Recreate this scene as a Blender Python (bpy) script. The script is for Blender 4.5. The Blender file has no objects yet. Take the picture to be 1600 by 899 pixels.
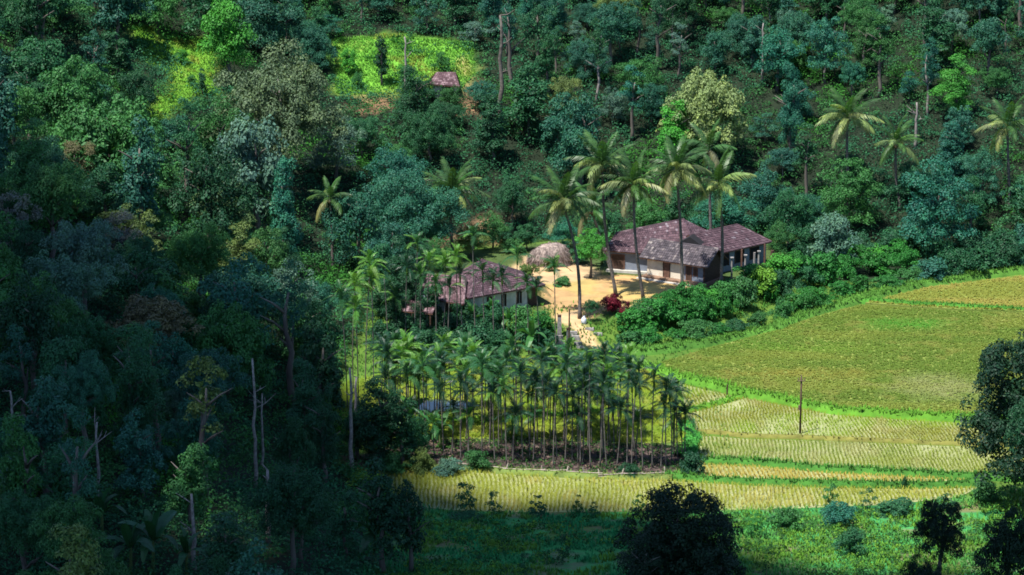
import bpy, math, random
import numpy as np
from mathutils import Vector

# ------------------------------------------------------------------ camera, world, sun, exposure
SC = bpy.context.scene
COL = SC.collection
F = 4537.0            # focal length in pixels of the 1600 px wide photograph
CAMH = 78.0
PITCH = math.radians(14.0)
cam_d = bpy.data.cameras.new('camera')
cam = bpy.data.objects.new('camera', cam_d); COL.objects.link(cam)
cam_d.sensor_fit = 'HORIZONTAL'; cam_d.sensor_width = 36.0; cam_d.lens = 36.0 * F / 1600.0
cam_d.clip_start = 1.0; cam_d.clip_end = 6000.0
cam.location = (0, 0, CAMH); cam.rotation_euler = (math.pi / 2 - PITCH, 0, 0)
SC.camera = cam

SUN = Vector((-0.30, -0.27, 0.91)).normalized()      # direction towards the sun
w = bpy.data.worlds.new('World'); SC.world = w; w.use_nodes = True
wn = w.node_tree.nodes; wl = w.node_tree.links
sky = wn.new('ShaderNodeTexSky'); sky.sky_type = 'NISHITA'; sky.sun_disc = False
sky.sun_elevation = math.asin(SUN.z); sky.sun_rotation = math.atan2(SUN.x, SUN.y)
sky.air_density = 1.0; sky.dust_density = 0.3; sky.ozone_density = 5.0
wl.new(sky.outputs[0], wn['Background'].inputs[0]); wn['Background'].inputs[1].default_value = 0.10
sd = bpy.data.lights.new('sun', 'SUN'); sd.energy = 5.0; sd.angle = math.radians(0.53); sd.color = (1.0, 0.955, 0.88)
so = bpy.data.objects.new('sun', sd); COL.objects.link(so)
so.rotation_euler = SUN.to_track_quat('Z', 'Y').to_euler(); so.location = (-200, 0, 300)
SC.view_settings.view_transform = 'Standard'; SC.view_settings.look = 'None'
SC.view_settings.exposure = 0.95; SC.view_settings.gamma = 1.0
SC.render.film_transparent = False
SC.cycles.max_bounces = 6; SC.cycles.diffuse_bounces = 3; SC.cycles.glossy_bounces = 2
SC.cycles.transmission_bounces = 3; SC.cycles.transparent_max_bounces = 4
SC.cycles.filter_width = 1.7

RNG = random.Random(7)
NR = np.random.RandomState(11)

# ------------------------------------------------------------------ geometry helpers
def px_ray(px, py):
    a = (px - 800.0) / F; b = (449.5 - py) / F
    cp, sp = math.cos(PITCH), math.sin(PITCH)
    return np.array((a, cp + b * sp, -sp + b * cp))

def atz(px, py, z=0.0):
    r = px_ray(px, py); t = (z - CAMH) / r[2]
    return np.array((r[0] * t, r[1] * t, z))

def proj(X, Y, Z):
    cp, sp = math.cos(PITCH), math.sin(PITCH)
    Zc = Z - CAMH
    dep = Y * cp - Zc * sp
    up = Y * sp + Zc * cp
    return 800 + F * X / dep, 449.5 - F * up / dep, dep

def inpoly(x, y, poly):
    x = np.asarray(x, float); y = np.asarray(y, float)
    c = np.zeros(x.shape, bool); n = len(poly); j = n - 1
    for i in range(n):
        xi, yi = poly[i][0], poly[i][1]; xj, yj = poly[j][0], poly[j][1]
        if yi != yj:
            c ^= ((yi > y) != (yj > y)) & (x < (xj - xi) * (y - yi) / (yj - yi) + xi)
        j = i
    return c

def seg_dist(x, y, pts, closed=True):
    d = np.full(np.shape(x), 1e9); n = len(pts)
    for i in range(n if closed else n - 1):
        a = pts[i]; b = pts[(i + 1) % n]
        dx, dy = b[0] - a[0], b[1] - a[1]; L = dx * dx + dy * dy + 1e-9
        t = np.clip(((x - a[0]) * dx + (y - a[1]) * dy) / L, 0, 1)
        d = np.minimum(d, np.hypot(x - a[0] - t * dx, y - a[1] - t * dy))
    return d

def sstep(a, b, x):
    t = np.clip((x - a) / (b - a), 0, 1); return t * t * (3 - 2 * t)

def lat(ix, iy, seed):
    h = (ix * 374761393 + iy * 668265263 + seed * 982451653) & 0xFFFFFFFF
    h = ((h ^ (h >> 13)) * 1274126177) & 0xFFFFFFFF
    return ((h ^ (h >> 16)) & 0xFFFF) / 65535.0

def vnoise(x, y, seed=0):
    x = np.asarray(x, float); y = np.asarray(y, float)
    ix = np.floor(x).astype(np.int64); iy = np.floor(y).astype(np.int64)
    fx = x - ix; fy = y - iy; fx = fx * fx * (3 - 2 * fx); fy = fy * fy * (3 - 2 * fy)
    a = lat(ix, iy, seed); b = lat(ix + 1, iy, seed); c = lat(ix, iy + 1, seed); d = lat(ix + 1, iy + 1, seed)
    return (a * (1 - fx) + b * fx) * (1 - fy) + (c * (1 - fx) + d * fx) * fy

def fbm(x, y, seed=0, o=4):
    s = 0; a = 0.5; f = 1.0
    for k in range(o):
        s = s + a * vnoise(x * f, y * f, seed + k * 17); a *= 0.5; f *= 2.03
    return s / (1 - 0.5 ** o)

# ------------------------------------------------------------------ terrain
VALLEY = [atz(*p)[:2] for p in [(560, 742), (535, 660), (530, 590), (575, 520), (590, 450), (690, 405), (800, 388), (900, 380),
          (1060, 378), (1215, 378), (1300, 388), (1440, 398), (1540, 410), (1700, 405), (2400, 400), (2600, 800),
          (1700, 782), (1400, 800), (1000, 806), (660, 806), (600, 775)]]
VILLAGE = [atz(*p, 1.5)[:2] for p in [(600, 470), (700, 492), (850, 486), (880, 505), (945, 498), (1010, 484), (1105, 470), (1165, 447),
           (1218, 418), (1235, 376), (1060, 368), (900, 374), (690, 398), (600, 425)]]

def hill_d(X, Y):
    d = seg_dist(X, Y, VALLEY)
    return np.where(inpoly(X, Y, VALLEY), -d, d)

def height(X, Y):
    d = np.maximum(hill_d(X, Y), 0)
    s = 0.13 + 0.31 * np.maximum(sstep(238, 262, Y), sstep(-9, -26, X) * sstep(178, 240, Y))
    h = 130 * (1 - np.exp(-d * s / 130.0))
    h = h + np.minimum(d, 14) / 14.0 * (fbm(X / 13, Y / 13, 3) - 0.5) * 3.0 * (s / 0.44)
    v = seg_dist(X, Y, VILLAGE); v = np.where(inpoly(X, Y, VILLAGE), 0, v)
    h = h + 1.5 * (1 - sstep(0.2, 4.6, v))
    return h

def axis(lo, hi, step, far, n):
    core = np.arange(lo, hi + step * 0.5, step); g = (np.linspace(0, 1, n + 1)[1:]) ** 2.2
    return np.concatenate(((lo - far * g)[::-1], core, hi + far * g))
GX = axis(-66, 66, 0.6, 1500, 26)
GY = np.concatenate((axis(206, 345, 0.6, 0.0001, 1)[1:-1], np.arange(346, 420, 1.2)))
GY = np.concatenate((np.linspace(-400, 200, 40), GY, 420 + 1500 * (np.linspace(0, 1, 26)[1:]) ** 2))
MX, MY = np.meshgrid(GX, GY)
MZ = height(MX, MY)

def hz(X, Y):
    i = np.clip(np.searchsorted(GX, X) - 1, 0, len(GX) - 2); j = np.clip(np.searchsorted(GY, Y) - 1, 0, len(GY) - 2)
    fx = (X - GX[i]) / (GX[i + 1] - GX[i]); fy = (Y - GY[j]) / (GY[j + 1] - GY[j])
    return (MZ[j, i] * (1 - fx) + MZ[j, i + 1] * fx) * (1 - fy) + (MZ[j + 1, i] * (1 - fx) + MZ[j + 1, i + 1] * fx) * fy

TS = np.arange(120, 620, 0.4)
def at(px, py):
    """the point of the ground seen at a pixel of the photograph"""
    r = px_ray(px, py)
    X, Y, Z = r[0] * TS, r[1] * TS, CAMH + r[2] * TS
    k = np.argmax(Z <= hz(X, Y))
    if Z[k] > hz(X[k], Y[k]):
        k = len(TS) - 1
    return np.array((X[k], Y[k], float(hz(X[k], Y[k]))))

def scale_at(p):
    return F / proj(p[0], p[1], p[2])[2]

# ------------------------------------------------------------------ materials
def new_mat(name):
    m = bpy.data.materials.new(name); m.use_nodes = True
    nt = m.node_tree; b = nt.nodes['Principled BSDF']
    return m, nt, b

def N(nt, t, **kw):
    n = nt.nodes.new(t)
    for k, v in kw.items():
        setattr(n, k, v)
    return n

def noise_node(nt, scale, detail=4, coord='Object', rough=0.6):
    tc = N(nt, 'ShaderNodeTexCoord'); nz = N(nt, 'ShaderNodeTexNoise')
    nz.inputs['Scale'].default_value = scale; nz.inputs['Detail'].default_value = detail; nz.inputs['Roughness'].default_value = rough
    nt.links.new(tc.outputs[coord], nz.inputs['Vector']); return nz

def ramp(nt, src, stops):
    r = N(nt, 'ShaderNodeValToRGB'); cr = r.color_ramp
    while len(cr.elements) < len(stops):
        cr.elements.new(0.5)
    for e, (p, c) in zip(cr.elements, stops):
        e.position = p; e.color = (*c, 1)
    nt.links.new(src, r.inputs[0]); return r

def mixc(nt, a, b, fac, mode='MIX'):
    m = N(nt, 'ShaderNodeMix', data_type='RGBA', blend_type=mode)
    for sock, v in ((m.inputs[0], fac), (m.inputs[6], a), (m.inputs[7], b)):
        if hasattr(v, 'links'):
            nt.links.new(v, sock)
        elif isinstance(v, tuple):
            sock.default_value = (*v, 1)
        else:
            sock.default_value = v
    return m.outputs[2]

def simple_mat(name, c1, c2, scale=2.0, rough=0.85, bump=0.0, coord='Object', spec=0.3, detail=5):
    m, nt, b = new_mat(name)
    nz = noise_node(nt, scale, detail, coord)
    r = ramp(nt, nz.outputs[0], [(0.32, c1), (0.68, c2)])
    nt.links.new(r.outputs[0], b.inputs['Base Color'])
    b.inputs['Roughness'].default_value = rough; b.inputs['Specular IOR Level'].default_value = spec
    if bump:
        bp = N(nt, 'ShaderNodeBump'); bp.inputs['Strength'].default_value = bump; bp.inputs['Distance'].default_value = 0.05
        nt.links.new(nz.outputs[0], bp.inputs['Height']); nt.links.new(bp.outputs[0], b.inputs['Normal'])
    return m

def leaf_mat(name, transl=0.17, spec=0.18, rough=0.55, vary=0.32):
    """leaf colour = object colour, each leaf (mesh island) a little lighter, darker or yellower"""
    m, nt, b = new_mat(name)
    oi = N(nt, 'ShaderNodeObjectInfo'); ge = N(nt, 'ShaderNodeNewGeometry')
    r = ramp(nt, ge.outputs['Random Per Island'], [(0.0, (1 - vary,) * 3), (0.55, (1, 1, 1)), (0.88, (1.12, 1.1, 1.0)), (1.0, (1.4, 1.3, 0.95))])
    nz = noise_node(nt, 0.35, 3, 'Object')
    r2 = ramp(nt, nz.outputs[0], [(0.3, (0.72, 0.78, 0.85)), (0.7, (1.25, 1.18, 0.95))])
    c = mixc(nt, oi.outputs['Color'], r.outputs[0], 1.0, 'MULTIPLY')
    c = mixc(nt, c, r2.outputs[0], 1.0, 'MULTIPLY')
    nt.links.new(c, b.inputs['Base Color'])
    b.inputs['Roughness'].default_value = rough; b.inputs['Specular IOR Level'].default_value = spec
    tr = N(nt, 'ShaderNodeBsdfTranslucent'); nt.links.new(mixc(nt, c, (1.25, 1.3, 0.6), 1.0, 'MULTIPLY'), tr.inputs[0])
    ms = N(nt, 'ShaderNodeMixShader'); ms.inputs[0].default_value = transl
    nt.links.new(b.outputs[0], ms.inputs[1]); nt.links.new(tr.outputs[0], ms.inputs[2])
    nt.links.new(ms.outputs[0], nt.nodes['Material Output'].inputs[0])
    return m

def attr_leaf_mat(name, transl=0.2, rough=0.7, spec=0.15, lo=(0.6, 0.62, 0.65), hi=(1.4, 1.3, 1.0)):
    """ground cover: colour from the 'col' attribute of each blade or leaf"""
    m, nt, b = new_mat(name)
    at_ = N(nt, 'ShaderNodeAttribute'); at_.attribute_name = 'col'
    ge = N(nt, 'ShaderNodeNewGeometry')
    r = ramp(nt, ge.outputs['Random Per Island'], [(0.0, lo), (0.6, (1, 1, 1)), (1.0, hi)])
    c = mixc(nt, at_.outputs['Color'], r.outputs[0], 1.0, 'MULTIPLY')
    nt.links.new(c, b.inputs['Base Color']); b.inputs['Roughness'].default_value = rough; b.inputs['Specular IOR Level'].default_value = spec
    tr = N(nt, 'ShaderNodeBsdfTranslucent'); nt.links.new(c, tr.inputs[0])
    ms = N(nt, 'ShaderNodeMixShader'); ms.inputs[0].default_value = transl
    nt.links.new(b.outputs[0], ms.inputs[1]); nt.links.new(tr.outputs[0], ms.inputs[2])
    nt.links.new(ms.outputs[0], nt.nodes['Material Output'].inputs[0])
    return m

M = {}
M['leaf'] = leaf_mat('leaves')
M['frond'] = leaf_mat('palm_fronds', transl=0.28, spec=0.35, rough=0.45, vary=0.3)
M['cover'] = attr_leaf_mat('ground_cover', transl=.35)
def soften(m, k):
    nt = m.node_tree; ge = N(nt, 'ShaderNodeNewGeometry'); mx = N(nt, 'ShaderNodeMix', data_type='VECTOR'); mx.inputs[0].default_value = k
    nt.links.new(ge.outputs['Normal'], mx.inputs[4]); mx.inputs[5].default_value = (0, 0, 1)
    vn = N(nt, 'ShaderNodeVectorMath', operation='NORMALIZE'); nt.links.new(mx.outputs[1], vn.inputs[0])
    nt.links.new(vn.outputs[0], nt.nodes['Principled BSDF'].inputs['Normal'])
    return m
M['rice'] = attr_leaf_mat('rice_plants', .4, lo=(.92, .92, .92), hi=(1.06, 1.04, 1.0)); soften(M['rice'], .8)
M['turf'] = soften(attr_leaf_mat('turf', .35, lo=(.75, .76, .78), hi=(1.25, 1.2, 1.0)), .65)
M['bark'] = simple_mat('grey_bark', (0.06, 0.05, 0.045), (0.16, 0.14, 0.12), 3.0, 0.9, 0.5)
M['pale_bark'] = simple_mat('pale_bark', (0.12, 0.105, 0.10), (0.30, 0.27, 0.25), 4.0, 0.85, 0.4)
M['palm_bark'] = simple_mat('palm_bark', (0.05, 0.043, 0.04), (0.15, 0.135, 0.125), 5.0, 0.9, 0.5)
M['areca_bark'] = simple_mat('areca_bark', (0.055, 0.048, 0.042), (0.17, 0.155, 0.14), 5.0, 0.85, 0.3)
M['coir'] = simple_mat('coconut_husk', (0.04, 0.03, 0.02), (0.12, 0.09, 0.03), 3.0)
M['plaster'] = simple_mat('cream_plaster', (0.52, 0.45, 0.35), (0.74, 0.67, 0.55), 1.3, 0.9, 0.15)
M['blue_or_shaded_plaster'] = simple_mat('blue_grey_or_shaded_plaster', (0.14, 0.165, 0.215), (0.21, 0.235, 0.28), 1.2, 0.9, 0.15)  # blue-grey paint; on one white village house wall it stands in for shade
M['white_plaster'] = simple_mat('white_plaster', (0.38, 0.37, 0.34), (0.60, 0.585, 0.55), 1.3, 0.9, 0.15)
M['plinth'] = simple_mat('red_oxide_plinth', (0.13, 0.075, 0.05), (0.24, 0.15, 0.1), 2.0, 0.85)
M['cement'] = simple_mat('cement', (0.32, 0.30, 0.27), (0.52, 0.48, 0.42), 3.0, 0.9, 0.2)
M['stone'] = simple_mat('weathered_stone', (0.12, 0.115, 0.11), (0.33, 0.31, 0.29), 3.5, 0.9, 0.4)
M['dark_wood'] = simple_mat('dark_wood', (0.035, 0.02, 0.015), (0.09, 0.05, 0.035), 4.0, 0.7)
M['brown_wood'] = simple_mat('brown_wood', (0.09, 0.045, 0.03), (0.17, 0.09, 0.065), 4.0, 0.7)
M['stick'] = simple_mat('dry_sticks', (0.25, 0.2, 0.17), (0.5, 0.44, 0.38), 5.0, 0.9)
M['dark_in'] = simple_mat('dark_opening', (0.008, 0.008, 0.01), (0.015, 0.015, 0.018), 3.0, 0.9)
M['straw'] = simple_mat('straw', (0.13, 0.10, 0.095), (0.40, 0.32, 0.28), 1.6, 0.95, 0.8, detail=9)
M['cloth'] = simple_mat('white_sackcloth', (0.42, 0.45, 0.52), (0.6, 0.62, 0.68), 5.0, 0.9)
M['iron'] = simple_mat('rusty_iron', (0.10, 0.06, 0.045), (0.2, 0.13, 0.1), 4.0, 0.7)
M['added_shade_cloud'] = simple_mat('added_shade_cloud', (0.8, 0.8, 0.8), (0.85, 0.85, 0.85), 0.01, 1.0)

def tile_mat(name, cols):
    m, nt, b = new_mat(name)
    ge = N(nt, 'ShaderNodeNewGeometry')
    r = ramp(nt, ge.outputs['Random Per Island'], cols)
    nz = noise_node(nt, 0.9, 5, 'Object')
    r2 = ramp(nt, nz.outputs[0], [(0.3, (0.7, 0.66, 0.7)), (0.7, (1.25, 1.25, 1.25))])
    nt.links.new(mixc(nt, r.outputs[0], r2.outputs[0], 1.0, 'MULTIPLY'), b.inputs['Base Color'])
    b.inputs['Roughness'].default_value = 0.85; b.inputs['Specular IOR Level'].default_value = 0.25
    return m
M['tiles'] = tile_mat('clay_roof_tiles', [(0.0, (0.041, 0.026, 0.034)), (0.35, (0.070, 0.043, 0.052)), (0.85, (0.101, 0.062, 0.074)), (0.96, (0.134, 0.096, 0.107)), (1.0, (0.196, 0.169, 0.189))])
M['tiles_grey'] = tile_mat('lichen_roof_tiles', [(0.0, (0.035, 0.031, 0.037)), (0.4, (0.062, 0.054, 0.062)), (0.82, (0.098, 0.084, 0.092)), (0.95, (0.140, 0.122, 0.121)), (1.0, (0.216, 0.194, 0.180))])
M['tiles_red'] = tile_mat('red_roof_tiles', [(0.0, (0.060, 0.034, 0.039)), (0.5, (0.101, 0.059, 0.066)), (1.0, (0.201, 0.138, 0.147))])

# ground: zone colours per vertex, broken up by noise
m, nt, b = new_mat('valley_ground')
a_ = N(nt, 'ShaderNodeAttribute'); a_.attribute_name = 'col'
nz = noise_node(nt, 0.55, 8, 'Object', 0.7); nz2 = noise_node(nt, 0.09, 3, 'Object')
r = ramp(nt, nz.outputs[0], [(0.3, (0.62, 0.64, 0.66)), (0.52, (1, 1, 1)), (0.72, (1.3, 1.25, 1.15))])
r2 = ramp(nt, nz2.outputs[0], [(0.3, (0.85, 0.88, 0.9)), (0.7, (1.15, 1.1, 1.05))])
nt.links.new(mixc(nt, mixc(nt, a_.outputs['Color'], r.outputs[0], 1.0, 'MULTIPLY'), r2.outputs[0], 1.0, 'MULTIPLY'), b.inputs['Base Color'])
b.inputs['Roughness'].default_value = 0.95; b.inputs['Specular IOR Level'].default_value = 0.15
bp = N(nt, 'ShaderNodeBump'); bp.inputs['Strength'].default_value = 0.5; bp.inputs['Distance'].default_value = 0.12
nt.links.new(nz.outputs[0], bp.inputs['Height']); nt.links.new(bp.outputs[0], b.inputs['Normal'])
M['ground'] = m

def mud_mat(name, c1, c2, rough=0.55):
    m, nt, b = new_mat(name)
    nz = noise_node(nt, 0.22, 5, 'Object'); r = ramp(nt, nz.outputs[0], [(0.35, c1), (0.65, c2)])
    nt.links.new(r.outputs[0], b.inputs['Base Color']); b.inputs['Roughness'].default_value = rough
    b.inputs['Specular IOR Level'].default_value = 0.4
    return m
M['mud'] = mud_mat('paddy_mud', (0.19, 0.225, 0.07), (0.30, 0.31, 0.15))
M['mud_green'] = mud_mat('paddy_sward', (0.12, 0.18, 0.026), (0.18, 0.21, 0.04), 0.85)
m, nt, b = new_mat('pond_water')
b.inputs['Base Color'].default_value = (0.03, 0.05, 0.05, 1); b.inputs['Roughness'].default_value = 0.04
nz = noise_node(nt, 2.0, 3, 'Object'); bp = N(nt, 'ShaderNodeBump'); bp.inputs['Strength'].default_value = 0.06
nt.links.new(nz.outputs[0], bp.inputs['Height']); nt.links.new(bp.outputs[0], b.inputs['Normal'])
M['water'] = m

# ------------------------------------------------------------------ object helpers
def link(name, me, parent=None, loc=None, label=None, cat=None, group=None, kind=None, color=None):
    o = bpy.data.objects.new(name, me); COL.objects.link(o)
    if parent is not None:
        o.parent = parent
    if loc is not None:
        o.location = [float(v) for v in loc]
    tag(o, label, cat, group, kind)
    if color is not None:
        o.color = (*color, 1)
    return o

def tag(o, label=None, cat=None, group=None, kind=None):
    for k, v in (('label', label), ('category', cat), ('group', group), ('kind', kind)):
        if v:
            o[k] = v

def thing(name, loc, label=None, cat=None, group=None):
    o = link(name, None, None, loc, label, cat, group); o.empty_display_size = 0.3
    return o

def np_mesh(name, V, Fc, mat, col=None, smooth=False):
    V = np.asarray(V, np.float32); Fc = np.asarray(Fc, np.int32); k = Fc.shape[1]
    me = bpy.data.meshes.new(name)
    me.vertices.add(len(V)); me.vertices.foreach_set('co', V.ravel())
    me.loops.add(Fc.size); me.loops.foreach_set('vertex_index', Fc.ravel())
    me.polygons.add(len(Fc)); me.polygons.foreach_set('loop_start', np.arange(0, Fc.size, k, dtype=np.int32))
    if smooth:
        me.polygons.foreach_set('use_smooth', np.ones(len(Fc), bool))
    if col is not None:
        ca = me.color_attributes.new('col', 'FLOAT_COLOR', 'POINT')
        c4 = np.ones((len(V), 4), np.float32); c4[:, :3] = col; ca.data.foreach_set('color', c4.ravel())
    me.update(calc_edges=True); me.validate()
    me.materials.append(mat)
    return me

class MB:
    def __init__(s):
        s.v = []; s.f = []
    def poly(s, pts):
        n = len(s.v); s.v += [tuple(float(c) for c in p) for p in pts]; s.f.append(tuple(range(n, n + len(pts))))
    def prism(s, base, top):
        """closed solid between two outlines with the same number of points (outlines counter-clockwise seen from the top side)"""
        n = len(s.v); k = len(base)
        s.v += [tuple(float(c) for c in p) for p in base] + [tuple(float(c) for c in p) for p in top]
        s.f.append(tuple(range(n + k - 1, n - 1, -1))); s.f.append(tuple(range(n + k, n + 2 * k)))
        for i in range(k):
            j = (i + 1) % k; s.f.append((n + i, n + j, n + k + j, n + k + i))
    def box(s, c, u, v, wz):
        """box with half axes u, v (vectors) and wz, centred at c"""
        c = np.array(c, float); u = np.array(u, float); v = np.array(v, float); wz = np.array(wz, float)
        b = [c - u - v - wz, c + u - v - wz, c + u + v - wz, c - u + v - wz]
        s.prism(b, [p + 2 * wz for p in b])
    def tube(s, pts, rad, n=7, cap=True):
        pts = [np.array(p, float) for p in pts]; base = len(s.v)
        for i, p in enumerate(pts):
            d = pts[min(i + 1, len(pts) - 1)] - pts[max(i - 1, 0)]; d /= np.linalg.norm(d) + 1e-9
            a = np.cross(d, (0.31, 0.9, 0.2)); a /= np.linalg.norm(a) + 1e-9; bb = np.cross(d, a)
            for k in range(n):
                t = 2 * math.pi * k / n
                s.v.append(tuple(p + (a * math.cos(t) + bb * math.sin(t)) * rad[i]))
        for i in range(len(pts) - 1):
            for k in range(n):
                k2 = (k + 1) % n
                s.f.append((base + i * n + k, base + i * n + k2, base + (i + 1) * n + k2, base + (i + 1) * n + k))
        if cap:
            s.f.append(tuple(base + (len(pts) - 1) * n + k for k in range(n))); s.f.append(tuple(base + k for k in range(n - 1, -1, -1)))
    def mesh(s, name, mat, smooth=False):
        me = bpy.data.meshes.new(name); me.from_pydata(s.v, [], s.f); me.materials.append(mat)
        if smooth:
            me.polygons.foreach_set('use_smooth', np.ones(len(me.polygons), bool))
        me.update(); return me

def nrm(a):
    return a / (np.linalg.norm(a, axis=-1, keepdims=True) + 1e-9)

def leaf_quads(P, Nn, size, rs, aspect=0.62):
    """leaf-shaped quads at P with normals Nn"""
    n = len(P); Nn = nrm(Nn)
    t = rs.normal(size=(n, 3)); t = nrm(t - Nn * np.sum(t * Nn, 1, keepdims=True)); b = np.cross(Nn, t)
    s = size[:, None]
    V = np.stack((P - t * s * 0.5, P + b * s * aspect * 0.5 - t * s * 0.05, P + t * s * 0.5 - Nn * s * 0.1, P - b * s * aspect * 0.5 - t * s * 0.05), 1).reshape(-1, 3)
    return V, np.arange(4 * n).reshape(n, 4)

def clumps_to_leaves(C, R, n_per, leaf, rs, flat=0.72, centre=None, shell=0.55):
    Ps, Ns, Ss = [], [], []
    for c, r0 in zip(C, R):
        k = max(6, int(n_per * (r0 ** 2)))
        d = rs.normal(size=(k, 3)); d[:, 2] = np.where(rs.rand(k) < .8, np.abs(d[:, 2]), d[:, 2]); d = nrm(d)
        rad = r0 * (shell + (1 - shell) * rs.rand(k, 1) ** 0.5) * (0.88 + 0.24 * rs.rand(k, 1))
        p = c + d * rad * np.array((1, 1, flat)) - np.array((0, 0, .28)) * (rad * np.hypot(d[:, :1], d[:, 1:2])) ** 2 / r0
        nn = d * 0.9 + rs.normal(size=(k, 3)) * 0.34 + np.array((0, 0, 0.3))
        Ps.append(p); Ns.append(nn); Ss.append(leaf * (0.6 + 0.8 * rs.rand(k)))
    return leaf_quads(np.concatenate(Ps), np.concatenate(Ns), np.concatenate(Ss), rs)

# crown prototypes: base of the crown at z = 0, half width and height given
CROWN = {}
def crown_proto(kind, seed, half, ht, nclump, rc, leaf, dens):
    """a crown of several unequal boughs, each a cluster of leafy sprays; the gaps between the boughs stay open"""
    rs = np.random.RandomState(seed); leaf = leaf * rs.uniform(.75, 1.25); dens = dens * (.27 / leaf) ** 1.7 * .85
    C, R = [], []; B = []
    if kind in ('tall', 'column'):
        nb = 7
        for k in range(nb):
            z = (k + .5) / nb; a = rs.rand() * 6.28; q = rs.uniform(.1, .5) * half * (1 - .5 * z)
            B.append((math.cos(a) * q, math.sin(a) * q, ht * (z * .92 + .05), half * rs.uniform(.5, .85) * math.sin(math.pi * min(1, .16 + .8 * z)) ** .5, ht / nb * .95))
    elif kind == 'layered':
        for z, rr, n in ((.2, .8, 4), (.48, .7, 4), (.74, .5, 3), (.92, .15, 1)):
            a0 = rs.rand() * 6.28
            for k in range(n):
                a = a0 + 6.28 * k / n + rs.uniform(-.5, .5); q = rr * half * rs.uniform(.6, 1.0); b_ = half * rs.uniform(.36, .55)
                B.append((math.cos(a) * q * .75, math.sin(a) * q * .75, ht * (z + rs.uniform(-.06, .06)), b_, b_ * .42))
    elif kind in ('dome', 'vast'):
        nb = 24 if kind == 'dome' else 44
        for k in range(nb):
            a = 2.39996 * k + rs.uniform(-.3, .3); z = (k + .5) / nb; env = math.sqrt(max(.03, 1 - (max(0, z - .3) / .74) ** 2)); b_ = half * .34 * rs.uniform(.75, 1.25)
            B.append((math.cos(a) * half * env * rs.uniform(.55, .76), math.sin(a) * half * env * rs.uniform(.55, .76), ht * (.06 + .82 * z), b_, b_ * .72))
    else:
        nb = {'round': 7, 'big': 13, 'broad': 9, 'open': 8, 'feather': 8}.get(kind, 6)
        for k in range(nb):
            a = 2.39996 * k + rs.uniform(-.6, .6); z = (k + .6) / nb
            env = math.sqrt(max(.04, 1 - (abs(z - .4) / .66) ** 2)); q = half * env * rs.uniform(.35, .72) * (.25 if k == nb - 1 else 1)
            b_ = half * {'round': .5, 'big': .36, 'broad': .42, 'open': .34, 'feather': .42}.get(kind, .5) * rs.uniform(.68, 1.25)
            B.append((math.cos(a) * q, math.sin(a) * q, ht * (.08 + .84 * z * rs.uniform(.85, 1.12)), b_, b_ * rs.uniform(.55, .9)))
    tot = sum(b_[3] ** 2 for b_ in B)
    for (x, y, z, br, bz) in B:
        for k in range(max(3, int(nclump * br * br / tot))):
            d = rs.normal(size=3); d[2] = abs(d[2]) * .9 - .25; d /= np.linalg.norm(d); q = rs.uniform(.55, 1.05)
            C.append((x + d[0] * br * q, y + d[1] * br * q, max(.05 * ht, z + d[2] * bz * q))); R.append(rc * (.42 + .75 * rs.rand()))
    C = np.array(C); zmax = C[:, 2].max(); C[:, 2] *= (ht - rc * .5) / zmax
    V, Fc = clumps_to_leaves(C, R, dens, leaf, rs, .55 if kind in ('layered', 'broad') else .7)
    n_in = int(len(V) / 4 * .05); d = nrm(rs.normal(size=(n_in, 3))); q_ = d * rs.rand(n_in, 1) ** .4 * .6           # loose inner leaves
    V2, F2 = leaf_quads(q_ * (half, half, ht * .4) + (0, 0, ht * .48), rs.normal(size=(n_in, 3)), leaf * 1.8 * (.7 + .6 * rs.rand(n_in)), rs)
    Fc = np.concatenate((Fc, F2 + len(V))); V = np.concatenate((V, V2))
    return np_mesh('crown_' + kind, V, Fc, M['leaf']), half, ht
PD = {'round': (4.2, 6.4, 95, 0.95, 0.22, 150), 'broad': (5.8, 5.6, 130, 1.0, 0.22, 140), 'tall': (2.6, 8.6, 90, 0.8, 0.21, 160), 'feather': (1.9, 6.5, 46, 0.62, 0.2, 150),
      'layered': (4.4, 6.6, 110, 0.85, 0.22, 150), 'open': (3.8, 6.8, 74, 0.8, 0.22, 140), 'big': (6.5, 7.5, 210, 1.05, 0.23, 140), 'dome': (5.5, 6.4, 230, .85, 0.22, 165), 'vast': (7.0, 12.0, 520, .95, 0.26, 150)}
for k, (half, ht, nc, rc, lf, dn) in PD.items():
    CROWN[k] = [crown_proto(k, 100 + 7 * s + len(k) * 31, half, ht, nc, rc, lf, dn) for s in range(1 if k == 'vast' else 5)]
CROWN['shrub'] = [crown_proto('round', 500 + s, 1.5, 2.1, 54, 0.5, 0.16, 230) for s in range(5)]
CROWN['sapling'] = [crown_proto('open', 520 + s, 1.0, 2.3, 14, 0.3, 0.15, 200) for s in range(4)]
CROWN['column'] = [crown_proto('tall', 540 + s, 1.3, 5.0, 60, 0.5, 0.17, 190) for s in range(2)]

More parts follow.
